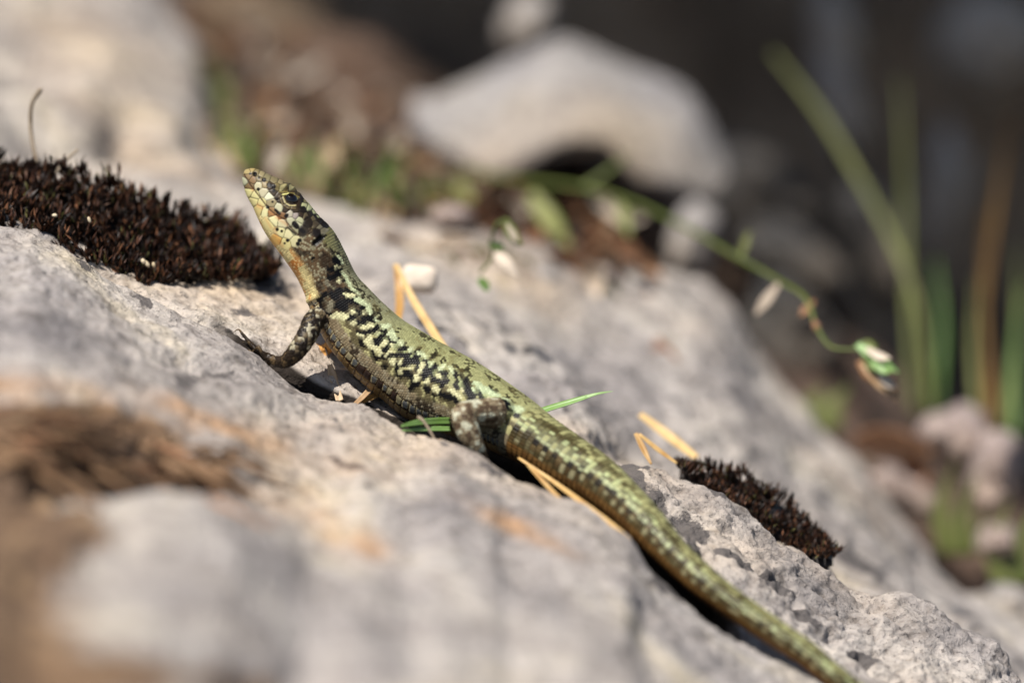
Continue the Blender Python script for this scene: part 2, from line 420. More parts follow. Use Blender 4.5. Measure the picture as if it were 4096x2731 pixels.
soil = np.clip(soil * (1.2 + 0.6 * fbm(P, 26, 3, 19)), 0, 1); och = np.clip(och * (0.8 + 1.0 * fbm(P, 14, 3, 20)), 0, 1)
rgl = np.random.default_rng(5)
for _ in range(46):
    ex_, ey_ = rgl.uniform(900, 2050), 0
    ey_ = np.interp(ex_, [900, 1300, 1700, 2050], [640, 840, 1000, 1230]) + rgl.uniform(-110, 110)
    lich = np.maximum(lich, (tl > 6.2) * (tl < 11) * rgl.uniform(.5, .8) * ell(ex_, ey_, rgl.uniform(10, 46), rgl.uniform(4, 10), rgl.uniform(20, 60)))
for _ in range(26):
    ex_ = rgl.uniform(0, 1300); ey_ = np.interp(ex_, [0, 1300], [700, 1250]) + rgl.uniform(-120, 180)
    lich = np.maximum(lich, nearA * rgl.uniform(.4, .62) * ell(ex_, ey_, rgl.uniform(15, 60), rgl.uniform(5, 12), rgl.uniform(10, 50)))
# hollows and the raised white slab in the foreground
lift += nearA * (-7.0 * ell(430, 1085, 150, 40, 14) - 6.0 * ell(90, 1060, 280, 70, 4) + 3.5 * ell(520, 1290, 420, 120, 33, 2) - 6.0 * ell(90, 1400, 170, 260, 0) - 6 * ell(570, 1570, 150, 40, 15))
lift += nearA * (-1.2 * ell(480, 850, 120, 20, 8) + 1.0 * ell(560, 905, 150, 20, 20))
# far slab relief
lift += (tl > 9) * (-5.0 * ell(110, 330, 130, 40, 15) + 4 * ell(230, 180, 170, 70, 20) - 4 * ell(280, 300, 60, 60, 40) - 5 * ell(350, 350, 90, 30, 10) - 4 * ell(60, 190, 80, 25, 5))
# cracks, and grooves standing in for straw shadows
def groove(pts, w, depth, sel):
    global lift
    d = np.full(Y.shape, 1e9)
    for a, b_ in zip(pts[:-1], pts[1:]): d = np.minimum(d, seg(X / q, Y / q, *a, *b_))
    d = d + 2.5 * vnoise(np.stack([X / 30, Y / 30, 0 * X], -1), 5)
    lift = lift - sel * depth * np.exp(-(d / w) ** 2)
selB = (tl > 5.6) & (tl < 7.2)
groove([(1985, 1495), (2030, 1530), (2075, 1552), (2130, 1568)], 9, 2.4, selB)
groove([(1728, 1300), (1760, 1325), (1795, 1335)], 4, 1.0, selB)
groove([(1840, 1420), (1900, 1440), (1960, 1445)], 4, 0.8, selB)
groove([(1500, 1165), (1580, 1210), (1660, 1290)], 4, 0.7, selB)
groove([(2000, 1400), (2060, 1420), (2110, 1450)], 4, 0.9, selB)
groove([(1050, 755), (1100, 800), (1160, 860)], 7, 1.6, (tl > 6.2))  # shadow of the slanting straw, cut into the slab as a groove
groove([(1045, 690), (1070, 720), (1095, 745)], 8, 1.6, (tl > 6.2))  # shadow of the upright straw, cut in the same way
Nn = grid_normals(P)
Nn = np.where((Nn @ np.array([0, 0, 1.0]))[..., None] < 0, -Nn, Nn)
foc = np.exp(-((tl - 4.7) / 2.3) ** 2); flat = sstep(2.0, 2.8, tl) * (1 - sstep(4.6, 6.2, tl))          # keep outlines near the lizard, roughen elsewhere
big = (fbm(P, 34, 3, 11) * (2.6 - 2.2 * foc) * (0.55 + 0.45 * sstep(2.5, 6, tl)) + fbm(P, 9, 3, 12) * (0.75 - 0.25 * foc)) * (1 - 0.85 * flat)
ridg = 1 - np.abs(fbm(P * np.array([1, 1.4, 1]), 5.5, 3, 13)); 
fine = fbm(P, 2.6, 4, 14, 0.6) * 0.22 + (ridg - 0.7) * (0.35 + 0.35 * (1 - foc))
ter = fbm(P * np.array([0.8, 1.0, 1.6]), 7, 3, 21)
ter = 0.55 * (np.floor(ter * 2.5) + sstep(0.35, 0.65, ter * 2.5 - np.floor(ter * 2.5))) / 2.5
pits = -0.35 * sstep(0.45, 0.75, fbm(P, 1.3, 2, 15))
amt = np.where(tl > 11.2, 0.3, 1.0)
P = P + Nn * ((lift + big + fine * (0.6 + 0.4 * foc) * (1 + 1.1 * sstep(5.9, 6.3, tl) * (1 - sstep(7.2, 7.6, tl)) * sstep(2300, 2600, X)) + ter * (1 - 0.6 * flat) * (1 + 0.9 * sstep(6.0, 6.6, tl)) + pits) * amt)[..., None]
GP, GN = P, None
rock = mesh_obj('rock_ground', P.reshape(-1, 3), grid_faces(nr, NC), M_ROCK, attrs={'soil': soil.ravel(), 'lichen': lich.ravel(), 'ochre': och.ravel(), 'humus_shade': np.clip(hum_shade, 0, 1).ravel()})
tag(rock, 'pale weathered limestone slope that the lizard lies on', kind='structure')

_gx, _gy, _gd = PJ(P.reshape(-1, 3)); _tl = np.broadcast_to(tl, Y.shape).ravel()
def ground_at(px, py, lo=0, hi=20):
    """visible point of the rock nearest the pixel among the given bands"""
    m_ = (_tl >= lo) & (_tl <= hi)
    idx = np.where(m_)[0]
    k = idx[np.argmin((_gx[idx] - px) ** 2 + (_gy[idx] - py) ** 2)]
    return P.reshape(-1, 3)[k]
def gdepth(px, py, lo=0, hi=20):
    return float(PJ(ground_at(px, py, lo, hi)[None])[2][0])

# ------------------------------------------------------------------ the lizard
# outline stations in the 2352 view: top x,y, bottom x,y, depth mm, side/height ratio, squareness, roll towards camera
ST = np.array([
    (574, 388, 557, 398, 0, .85, 2.0, 10), (592, 390, 556, 416, 0, .95, 2.2, 10), (625, 405, 570, 455, 0, .98, 2.4, 10), (655, 419, 592, 492, 0, 1.0, 2.5, 10), (692, 451, 620, 543, 0, 1.05, 2.6, 10),
    (725, 490, 645, 580, 0, 1.1, 2.6, 10), (757, 522, 668, 612, 0, 1.1, 2.5, 10), (785, 570, 690, 648, 0, 1.08, 2.3, 12), (812, 622, 708, 690, 0, 1.05, 2.2, 14), (846, 664, 720, 732, 0, 1.0, 2.1, 16),
    (893, 714, 752, 790, 0, 1.0, 2.1, 18), (950, 768, 795, 835, 0, 1.02, 2.1, 18), (1010, 803, 850, 882, 0, 1.05, 2.1, 18), (1070, 835, 905, 928, -.5, 1.05, 2.1, 18), (1125, 863, 972, 955, -1.5, 1.08, 2.1, 18),
    (1180, 897, 1045, 985, -3, 1.1, 2.1, 18), (1240, 942, 1115, 1012, -5, 1.12, 2.1, 18), (1290, 978, 1190, 1056, -8, 1.08, 2.1, 18), (1350, 1017, 1260, 1103, -11, 1.05, 2.0, 18), (1410, 1060, 1330, 1142, -14, 1.0, 2.0, 18),
    (1460, 1110, 1390, 1183, -17, 1, 2.0, 18), (1510, 1165, 1450, 1235, -20, 1, 2.0, 18), (1570, 1240, 1520, 1300, -23, 1, 2.0, 18), (1640, 1308, 1592, 1363, -26, 1, 2.0, 18), (1710, 1365, 1665, 1413, -28, 1, 2.0, 18),
    (1790, 1422, 1750, 1470, -30, 1, 2.0, 18), (1870, 1477, 1835, 1525, -31.5, 1, 2.0, 18), (1950, 1545, 1920, 1590, -33, 1, 2.0, 18), (2080, 1640, 2050, 1675, -34, 1, 2.0, 18), (2230, 1740, 2205, 1768, -35, 1, 2.0, 18),
    (2380, 1830, 2362, 1850, -36, 1, 2.0, 18), (2500, 1900, 2490, 1912, -37, 1, 2.0, 18)], float)
C2 = 0.5 * (ST[:, 0:2] + ST[:, 2:4]) * q
hwpx = 0.5 * np.hypot(*(ST[:, 0:2] - ST[:, 2:4]).T) * q
ctrl = np.column_stack([C2, ST[:, 4], hwpx / K * (D + ST[:, 4]) / D, ST[:, 5:8]])
SP = spline(ctrl, 12)
Cc = W(SP[:, 0], SP[:, 1], SP[:, 2])
Bh, Ra, Ex, Rl = SP[:, 3], SP[:, 4], SP[:, 5], np.radians(SP[:, 6])
arc = np.concatenate([[0], np.cumsum(np.linalg.norm(np.diff(Cc, axis=0), axis=1))])
Tt = nrm(np.gradient(Cc, axis=0))
VD = nrm(Cc - CAM)
S0 = nrm(-VD + (VD * Tt).sum(1, keepdims=True) * Tt)
U0 = np.cross(Tt, S0)
U0 = np.where(((U0 @ RGT) + (U0 @ UPV))[:, None] < 0, -U0, U0)
Uu = np.cos(Rl)[:, None] * U0 + np.sin(Rl)[:, None] * S0
Ss = np.cos(Rl)[:, None] * S0 - np.sin(Rl)[:, None] * U0
smax = arc[-1]
def tab(s, A):
    if A.ndim == 1: return np.interp(s, arc, A)
    return np.stack([np.interp(s, arc, A[:, k]) for k in range(A.shape[1])], -1)
def loft(s, th):
    """surface point of the trunk at arc s and angle th (0 back, 90 camera side, 180 belly)"""
    n = tab(s, Ex); c, sn = np.cos(th), np.sin(th)
    r = (np.abs(c) ** n + np.abs(sn) ** n) ** (-1.0 / n)
    b = tab(s, Bh)
    return tab(s, Cc) + (r * c * b)[..., None] * nrm(tab(s, Uu)) + (r * sn * b * tab(s, Ra))[..., None] * nrm(tab(s, Ss))
shells = []
ns, nt_ = 330, 40
sv = np.concatenate([np.linspace(0, 25, 140, endpoint=False), np.linspace(25, smax, ns - 140)]); tv = np.linspace(0, 2 * np.pi, nt_, endpoint=False)
LV = loft(np.repeat(sv, nt_), np.tile(tv, ns))
LF = [tuple(f) for f in grid_faces(ns, nt_, True)]
LV = np.vstack([LV, Cc[0] - Tt[0] * 0.25, Cc[-1]])
a_, b_ = ns * nt_, ns * nt_ + 1
for j in range(nt_):
    LF.append((a_, (j + 1) % nt_, j)); LF.append((b_, (ns - 1) * nt_ + j, (ns - 1) * nt_ + (j + 1) % nt_))
shells.append((LV, LF))

def A4(x, y): return 880 + x / 3.92, 1250 + y / 3.92
def Z5(x, y): return 1500 + x / 3.92, 1500 + y / 3.92
def chain(f, rows):  # rows x,y,d,r
    return np.array([(*f(x, y), d, r) for x, y, d, r in rows], float)
limbs = {
    'near_arm': chain(A4, [(1800, 60, 0, 1.9), (1500, 110, -3.2, 1.6), (1400, 290, -4.6, 1.5), (1290, 480, -5.4, 1.42), (1150, 660, -5.2, 1.28), (1010, 765, -4.4, 0.98), (880, 760, -3.6, .74), (760, 705, -3.0, .62), (690, 660, -2.6, .5)]),
    'near_f1': chain(A4, [(740, 690, -2.9, .45), (560, 570, -2.2, .36), (440, 440, -1.8, .31), (340, 320, -1.5, .24)]),
    'near_f2': chain(A4, [(720, 700, -3.3, .4), (645, 610, -3.4, .3), (600, 535, -3.2, .27), (545, 580, -3.0, .22)]),
    'near_f3': chain(A4, [(740, 720, -2.8, .4), (620, 670, -1.6, .32), (500, 560, -.8, .27), (420, 500, -.4, .2)]),
    'near_f4': chain(A4, [(760, 720, -2.6, .4), (660, 720, -1.0, .3), (560, 670, 0.2, .26), (490, 620, .8, .2)]),
    'near_f5': chain(A4, [(800, 740, -3.0, .4), (760, 800, -2.4, .3), (700, 830, -2.0, .2)]),
    'far_arm': chain(A4, [(1900, 300, 2, 1.4), (1820, 420, 5.0, 1.2), (1740, 520, 6.5, .9), (1640, 570, 7.0, .75), (1560, 580, 7.2, .6)]),
    'far_f1': chain(A4, [(1580, 590, 7.2, .45), (1480, 630, 7.2, .32), (1370, 680, 7.0, .24)]),
    'far_f2': chain(A4, [(1590, 550, 7.3, .45), (1490, 530, 7.6, .32), (1400, 570, 7.8, .22)]),
    'far_f3': chain(A4, [(1620, 600, 6.9, .4), (1570, 680, 6.6, .28), (1490, 700, 6.6, .2)]),
    'far_f4': chain(A4, [(1690, 580, 6.8, .4), (1690, 650, 6.5, .3), (1620, 690, 6.4, .24), (1560, 670, 6.4, .2)]),
    'near_thigh': chain(Z5, [(2080, 610, -6, 2.5), (1900, 590, -9, 2.2), (1650, 590, -11, 1.9), (1400, 610, -12.5, 1.75), (1420, 760, -12.8, 1.75), (1490, 950, -13, 1.6), (1590, 1120, -13, 1.15), (1690, 1250, -12.5, .65), (1750, 1400, -11.5, .6), (1800, 1560, -11, .6)]),
    'near_t1': chain(Z5, [(1800, 1590, -11.7, .5), (1900, 1750, -12.5, .33), (1960, 1870, -13.0, .22)]),
    'near_t2': chain(Z5, [(1800, 1590, -11.7, .5), (1900, 1770, -13.1, .33), (1960, 1890, -13.5, .22)]),
    'near_t3': chain(Z5, [(1800, 1590, -11.7, .5), (1830, 1770, -13.3, .3), (1840, 1860, -13.5, .2)]),
    'near_t4': chain(Z5, [(1780, 1570, -11.7, .5), (1900, 1710, -10.5, .3), (1960, 1810, -9.5, .2)]),
    'far_thigh': chain(Z5, [(2050, 520, -3, 2.2), (2000, 560, 0, 1.8), (1900, 600, 1.5, 1.4), (2000, 700, 1.5, 1.2), (2080, 760, 1, .7), (1980, 800, .8, .55)]),
}
for k_, ch in limbs.items():
    sp = spline(ch, 8)
    limbs[k_] = (W(sp[:, 0], sp[:, 1], sp[:, 2]), sp[:, 3])
    shells.append(tube(*limbs[k_], nseg=16))
JV, JF = join(shells)
tm = bpy.data.meshes.new('tmp'); tm.from_pydata([tuple(v) for v in JV], [], JF); tm.update()
to = bpy.data.objects.new('tmp', tm); col.objects.link(to)
rm = to.modifiers.new('r', 'REMESH'); rm.mode = 'VOXEL'; rm.voxel_size = 0.115; rm.adaptivity = 0.0
dg = bpy.context.evaluated_depsgraph_get(); ev = to.evaluated_get(dg); em = ev.to_mesh()
nv = len(em.vertices); V = np.empty(nv * 3); em.vertices.foreach_get('co', V); V = V.reshape(-1, 3)
nl = len(em.loops); LI = np.empty(nl, np.int32); em.loops.foreach_get('vertex_index', LI)
npoly = len(em.polygons); F = LI.reshape(-1, 4) if nl == npoly * 4 else None
EDG = np.empty(len(em.edges) * 2, np.int32); em.edges.foreach_get('vertices', EDG); EDG = EDG.reshape(-1, 2)
ev.to_mesh_clear(); bpy.data.objects.remove(to); bpy.data.meshes.remove(tm)
deg = np.bincount(EDG.ravel(), minlength=nv).astype(float)
def lap(V, it, lam=0.5, wgt=None):
    for _ in range(it):
        A = np.stack([np.bincount(EDG[:, 0], V[EDG[:, 1], k], nv) + np.bincount(EDG[:, 1], V[EDG[:, 0], k], nv) for k in range(3)], -1) / deg[:, None]
        V = V + lam * (A - V) * (1 if wgt is None else wgt[:, None])
    return V
# nearest trunk station
def nearest(V, Pts, chunk=20000):
    out = np.empty(len(V), int); dd = np.empty(len(V)); p2 = (Pts ** 2).sum(1)
    for i in range(0, len(V), chunk):
        v = V[i:i + chunk]; d2 = (v ** 2).sum(1)[:, None] + p2[None] - 2 * v @ Pts.T
        out[i:i + chunk] = d2.argmin(1); dd[i:i + chunk] = d2.min(1)
    return out, np.sqrt(np.maximum(dd, 0))
ni, _ = nearest(V, Cc)
sv_ = np.clip(arc[ni] + ((V - Cc[ni]) * Tt[ni]).sum(1), 0, smax)
Cs, Us, Sv = tab(sv_, Cc), nrm(tab(sv_, Uu)), nrm(tab(sv_, Ss))
dv = V - Cs; uu, ww = (dv * Us).sum(1), (dv * Sv).sum(1)
bb, aa = tab(sv_, Bh), tab(sv_, Bh * Ra)
ratio_trunk = np.hypot(uu / bb, ww / aa)
theta = np.arctan2(ww / aa, uu / bb)
best = ratio_trunk - 1.0; best = best * bb; leg = np.full(nv, -1); ls = np.zeros(nv)
lnames = list(limbs)
for li_, nm in enumerate(lnames):
    Pl, Rl_ = limbs[nm]
    lo, hi = Pl.min(0) - 3.5, Pl.max(0) + 3.5
    ix = np.where(np.all((V > lo) & (V < hi), 1))[0]
    i_, d_ = nearest(V[ix], Pl)
    e = d_ - Rl_[i_]
    up = np.abs(e) < np.abs(best[ix]) - 0.02
    up &= ratio_trunk[ix] > 0.93
    up &= i_ >= {'near_thigh': 9, 'near_arm': 7, 'far_thigh': 8, 'far_arm': 6}.get(nm, 0)
    leg[ix[up]] = li_; best[ix[up]] = e[up]; ls[ix[up]] = i_[up]
isleg = leg >= 0
# soften the joints between trunk and limbs, then everything a little
nbr = np.zeros(nv); 
m01 = isleg[EDG[:, 0]] != isleg[EDG[:, 1]]
nbr[EDG[m01].ravel()] = 1
for _ in range(10):
    nbr = np.maximum(nbr, 0.93 * np.maximum.reduceat(np.concatenate([nbr, [0]]), np.arange(nv)) if False else nbr)
    t1 = nbr.copy(); np.maximum.at(t1, EDG[:, 0], 0.9 * nbr[EDG[:, 1]]); np.maximum.at(t1, EDG[:, 1], 0.9 * nbr[EDG[:, 0]]); nbr = t1
V = lap(V, 14, 0.5, np.clip(nbr * 1.2, 0, 1)); V = lap(V, 3, 0.4)

def vnormals(V, F):
    n = np.cross(V[F[:, 2]] - V[F[:, 0]], V[F[:, 3]] - V[F[:, 1]])
    out = np.stack([sum(np.bincount(F[:, k], n[:, c], nv) for k in range(4)) for c in range(3)], -1)
    return nrm(out)
NV = vnormals(V, F)
ce = V - Cs
if (NV * ce).sum(1)[~isleg].mean() < 0: NV = -NV; F = F[:, ::-1]

# --- photo position of any trunk point, mirrored to the camera side so both flanks carry the markings
def pix_of(s, th):
    x, y, _ = PJ(loft(s, np.abs(th))); return x, y
cpx_, cpy_, _ = PJ(Cc); hpx = Bh * K * D / (D + SP[:, 2])
def woff(s, px, py):
    cx, cy0 = np.interp(s, arc, cpx_), np.interp(s, arc, cpy_)
    ux, uy, _ = PJ(Cc + U0)
    nx, ny = np.interp(s, arc, ux - cpx_), np.interp(s, arc, uy - cpy_); L = np.hypot(nx, ny)
    return ((px - cx) * nx + (py - cy0) * ny) / L / np.interp(s, arc, hpx)
# photo outline points give the arc lengths of the regions
S_NECK = arc[12 * 7]; S_COLLAR = arc[12 * 8] + 0.5; S_VENT = arc[12 * 16 + 6]; S_HEAD = arc[12 * 6]
R0 = 5.2
def hexcell(s, t, c, ch=None):
    """s,t in mm; returns cell centre s,t and normalised distance (0 centre .. 1 edge)"""
    ch = ch or c
    rh = c * 0.866
    bd = np.full(len(s), 9.0); bs = np.zeros(len(s)); bt = np.zeros(len(s))
    j0 = np.floor(s / rh)
    for dj in (0, 1):
        j = j0 + dj; off = 0.5 * (j % 2)
        i = np.round(t / ch - off); cs, ct = j * rh, (i + off) * ch
        d = np.hypot((s - cs) / c, (t - ct) / ch)
        n_ = d < bd; bd = np.where(n_, d, bd); bs = np.where(n_, cs, bs); bt = np.where(n_, ct, bt)
    return bs, bt, bd / 0.56
absth = np.abs(theta)
COL = np.zeros((nv, 3)); DSP = np.zeros(nv)
Cg = lambda r, g_, b_: lin((r, g_, b_))

# ---- body and neck: small beaded scales
cs, ct, cdn = hexcell(sv_, absth * R0, 0.40)
cth = np.clip(ct / R0, 0, np.pi)
px, py = pix_of(cs, cth)
w = woff(cs, px, py)
hid = np.stack([np.round(cs * 50), np.round(ct * 50), 0 * cs], -1)
rnd = h3(hid[:, 0], hid[:, 1], hid[:, 2], 3); rnd2 = h3(hid[:, 0], hid[:, 1], hid[:, 2], 9)
nz = fbm(np.stack([cs, ct, 0 * cs], -1), 1.5, 3, 31); nz2 = fbm(np.stack([cs, ct, 0 * cs], -1), 0.9, 2, 37); nzl = fbm(np.stack([cs, ct, 0 * cs], -1), 6, 2, 33)
def paint(colr, mask):
    global BC
    mk = np.clip(mask, 0, 1)[:, None]
    BC = BC * (1 - mk) + np.asarray(colr)[None] * mk if np.ndim(colr) == 1 else BC * (1 - mk) + colr * mk
wn_ = w + 0.05 * nz
BC = np.tile(Cg(120, 116, 72), (nv, 1))                                    # olive back
along = sstep(S_NECK - 2, S_NECK + 16, cs)
BC = BC * (1 - along[:, None]) + Cg(146, 146, 102) * along[:, None]
BC = BC * (1 - 0.55 * sstep(-12, -2, -np.abs(cs - (S_NECK + 6)))[:, None]) + 0.55 * sstep(-12, -2, -np.abs(cs - (S_NECK + 6)))[:, None] * Cg(132, 131, 110)
paint(Cg(45, 38, 22), 0.85 * (rnd2 > 0.45) * (nz2 > 0.22) * (w > 0.42))
paint(Cg(30, 25, 16), 0.8 * (nz2 > 0.42) * (rnd2 > 0.2) * (w > 0.42) * (w < 0.8))                      # dark flecks on the back
paint(Cg(92, 82, 48), 0.45 * (nz > 0.25) * (rnd > 0.4) * (w > 0.4))
paint(Cg(160, 170, 122), sstep(0.20, 0.28, wn_) * (1 - sstep(0.38, 0.48, wn_)) * 0.65 * (nz2 > -0.35))   # pale dorsolateral stripe
paint(Cg(168, 162, 114), sstep(-0.42, -0.34, wn_) * (1 - sstep(0.18, 0.26, wn_)))          # flank ground tone
paint(Cg(62, 50, 34), (nz > 0.05) * sstep(-0.42, -0.34, wn_) * (1 - sstep(0.1, 0.2, wn_)) * 0.8)
lowm = (1 - sstep(-0.42, -0.32, wn_))
paint(Cg(134, 120, 94), lowm)
paint(Cg(40, 31, 24), lowm * (nz > 0.22) * 0.85)
paint(Cg(160, 150, 124), lowm * (rnd2 > 0.75) * 0.7)
neck = (1 - sstep(S_COLLAR + 1, S_COLLAR + 6, cs)) * sstep(-0.75, -0.6, wn_) * (1 - sstep(0.42, 0.6, wn_))
paint(Cg(92, 74, 52), neck); paint(Cg(150, 144, 116), neck * (rnd2 > 0.62) * 0.75); paint(Cg(40, 30, 22), neck * (nz > 0.3) * 0.8)
CREAM, GREEN, BLACK = Cg(206, 202, 156), Cg(190, 198, 156), Cg(7, 6, 6)
jx, jy = px + 9 * nz2, py + 9 * nz
def strokes(rows, ox, oy, k, colr, soft=3.0, amt=1.0):
    soft = soft * 1.5
    for r in rows:
        x1, y1, x2, y2, rad = r if len(r) == 5 else (r[0], r[1], r[0], r[1], r[2])
        rad = rad * (1.18 if colr is BLACK else (0.74 if colr is GREEN else 0.86))
        d = seg(jx, jy, ox + x1 / k, oy + y1 / k, ox + x2 / k, oy + y2 / k)
        paint(colr, amt * (1 - sstep(rad / k - soft, rad / k + soft, d)))
Z1, Z3, Z5o, Z2o, Ho = (1300, 1280, 3.92), (1180, 1000, 3.92), (1500, 1500, 3.92), (1900, 1600, 3.92), (900, 640, 4.355)
# dark saddle behind the head and around the shoulder
strokes([(480, 150, 640, 260, 120), (560, 380, 620, 520, 110), (600, 680, 820, 760, 120), (420, 860, 760, 900, 110), (900, 860, 1060, 900, 70), (820, 1080, 1180, 1090, 70), (1000, 1240, 1200, 1260, 60)], *Z3, Cg(48, 36, 24), 8, .9)
strokes([(300, 120, 35), (620, 130, 680, 190, 40), (560, 280, 680, 320, 45), (530, 420, 690, 400, 45), (780, 480, 25), (800, 600, 930, 650, 28), (720, 640, 760, 700, 50), (830, 800, 930, 790, 55), (690, 860, 760, 900, 75),
         (650, 720, 560, 700, 40), (380, 800, 420, 900, 45), (420, 1000, 520, 960, 30), (950, 740, 25), (1020, 890, 1090, 880, 40), (960, 960, 980, 1000, 40), (880, 1060, 900, 1070, 50), (1080, 1100, 1200, 1060, 50), (1220, 1080, 40),
         (500, 1180, 460, 1120, 40), (450, 700, 380, 780, 40), (330, 950, 260, 1000, 30)], *Z3, BLACK)
strokes([(520, 40, 700, 30, 40), (640, 20, 750, 30, 35), (560, 200, 780, 170, 45), (780, 170, 830, 90, 30), (900, 180, 960, 170, 28), (880, 270, 940, 230, 36), (770, 350, 880, 320, 46), (1010, 300, 1090, 310, 46), (1050, 350, 40),
         (900, 470, 980, 450, 46), (1150, 470, 1250, 430, 42), (1000, 400, 960, 480, 25), (900, 600, 1100, 590, 40), (1100, 560, 1280, 560, 36), (1280, 560, 1420, 510, 22), (1290, 600, 1300, 680, 42), (1140, 690, 1230, 710, 30),
         (1110, 700, 1110, 780, 36), (1420, 590, 1460, 690, 36), (1480, 600, 25), (1560, 640, 1620, 760, 30), (1620, 760, 1740, 710, 40), (1750, 690, 20), (1540, 880, 1560, 920, 52), (1560, 860, 1650, 800, 42), (1780, 790, 1880, 820, 26),
         (1880, 820, 1870, 880, 36), (1720, 940, 1790, 950, 46), (1870, 960, 1830, 1040, 42), (2070, 830, 2050, 980, 32), (2010, 1060, 2080, 1070, 44), (2230, 930, 2190, 1000, 36), (2240, 1060, 2250, 1180, 52), (1220, 680, 1310, 700, 30),
         (1350, 640, 1450, 700, 36), (1440, 780, 1560, 780, 30), (1680, 860, 1700, 930, 36), (1260, 860, 1330, 900, 44), (580, 340, 600, 420, 34), (720, 480, 740, 540, 30), (1300, 820, 1330, 900, 50), (1400, 1010, 1440, 1020, 50),
         (1350, 980, 1360, 1080, 30), (1580, 1040, 1620, 1120, 40), (1790, 1160, 1850, 1180, 40), (1900, 1220, 2050, 1260, 46), (1120, 850, 1180, 890, 36), (930, 740, 36), (820, 600, 42), (1700, 1180, 1720, 1250, 30), (2080, 1300, 2130, 1290, 28)], *Z1, BLACK)
strokes([(830, 700, 900, 700, 50), (690, 490, 45), (600, 620, 30), (900, 975, 38), (1050, 1000, 38), (650, 260, 35), (560, 1020, 800, 1040, 46), (920, 1150, 42), (1060, 1200, 1200, 1190, 32)], *Z3, CREAM, 2.5)
strokes([(545, 820, 550, 890, 62), (500, 500, 530, 560, 46), (480, 290, 36), (300, 600, 320, 640, 30), (260, 880, 300, 930, 40)], *Z3, Cg(120, 114, 94), 3)
strokes([(760, 370, 880, 540, 42), (900, 560, 1000, 660, 30), (980, 770, 1050, 810, 60), (1080, 830, 1140, 870, 30), (1150, 930, 1200, 1000, 50), (1290, 1090, 50), (1370, 1200, 55), (1470, 1330, 45), (720, 200, 700, 100, 25), (1500, 1370, 1560, 1400, 30)], *Z3, GREEN, 2.5)
strokes([(460, 40, 45), (560, 260, 56), (690, 270, 680, 350, 46), (720, 400, 800, 460, 52), (860, 390, 960, 350, 38), (860, 550, 46), (960, 560, 1020, 510, 40), (1050, 670, 56), (1190, 660, 46), (1200, 790, 56), (1330, 740, 40), (1420, 930, 62),
         (1470, 820, 1520, 790, 36), (1600, 960, 62), (1530, 720, 46), (1780, 860, 50), (1720, 1070, 1760, 1100, 52), (1960, 1130, 2100, 1190, 42), (2150, 1100, 26), (600, 90, 40), (700, 80, 40), (820, 220, 30), (1060, 390, 36)], *Z1, CREAM, 2.5)
strokes([(900, 100, 980, 100, 60), (1050, 200, 1100, 280, 60), (1180, 350, 60), (1330, 470, 55), (1480, 550, 1560, 590, 42), (1650, 680, 42), (1800, 740, 1850, 720, 45), (1960, 760, 2000, 840, 50)], *Z1, GREEN, 3)
strokes([(1440, 90, 1450, 200, 40), (1450, 260, 1530, 330, 50), (1640, 180, 1660, 280, 36), (1680, 330, 1860, 420, 36), (1860, 210, 28), (1900, 440, 2080, 500, 42), (2080, 480, 2090, 560, 36), (2210, 600, 56)], *Z5o, BLACK)
strokes([(1590, 130, 1700, 220, 50), (1780, 220, 1900, 300, 60), (2000, 370, 2080, 400, 46), (2180, 490, 2300, 560, 52), (1560, 230, 1570, 260, 30)], *Z5o, Cg(180, 192, 152), 3)
strokes([(1770, 340, 34)], *Z5o, CREAM, 3)
# ---- orange and cream throat
thr = (1 - sstep(-0.72, -0.45, wn_)) * (cs < S_COLLAR + 0.3)
paint(Cg(206, 190, 134), thr); paint(Cg(196, 124, 50), thr * sstep(0.0, 0.5, nz) * 0.75); paint(Cg(200, 122, 48), 0.75 * thr * (cs > S_HEAD + .3) * (cs < S_HEAD + 2.0)); paint(Cg(214, 196, 140), thr * (rnd > 0.6) * 0.6)
# scale relief and dark seams
small_amp = 0.10
BODY_C = BC * (0.80 + 0.38 * rnd[:, None])
seam = sstep(0.72, 1.0, cdn)
dorsal = sstep(0.35, 0.6, w)
BODY_C = BODY_C * (1 - (0.66 - 0.05 * dorsal[:, None]) * seam[:, None])
BODY_D = small_amp * (1 - np.clip(cdn, 0, 1.1) ** 2)
# ---- lower flank: one row of broad plates, then the orange belly shields

P1x, P1y = pix_of(sv_, absth); wv = woff(sv_, P1x, P1y)
pq_ = sv_ / 1.02 + 0.9 * wv + 0.12 * vnoise(V * 1.1, 77); pl_s = np.floor(pq_); fs = pq_ - pl_s
wv0 = wv + 0.035 * np.abs(np.sin(np.pi * fs)) + 0.02 * vnoise(V * 1.3, 78)
row1 = (wv0 < -0.63) & (sv_ > S_COLLAR + 0.8) & (sv_ < S_VENT - 1.0)
dep = (wv0 + 0.63) / -0.2                                                   # 0..1 first row, then the rest
rowk = np.floor(np.clip(dep, 0, 9)); fr = np.clip(dep, 0, 9) - rowk
e_ = np.minimum(np.minimum(fs, 1 - fs) * 2.0, np.minimum(fr, 1 - fr) * 2.0)
hb = h3(pl_s, rowk, 0 * pl_s, 5)
pc = np.tile(Cg(160, 150, 116), (nv, 1)) * (0.7 + 0.4 * np.stack([hb] * 3, -1))
oval = np.hypot((fs - 0.5) / 0.34, (fr - 0.42) / 0.42)
pc = np.where(((rowk == 0) & (hb > 0.45) & (oval < 1))[:, None], Cg(96, 98, 96), pc)
pc = np.where(((rowk == 0) & (fr > 0.74) & (fs > 0.35))[:, None], Cg(26, 20, 18), pc)
pc = np.where(((rowk == 0) & (hb < 0.14))[:, None], Cg(58, 46, 40), pc)
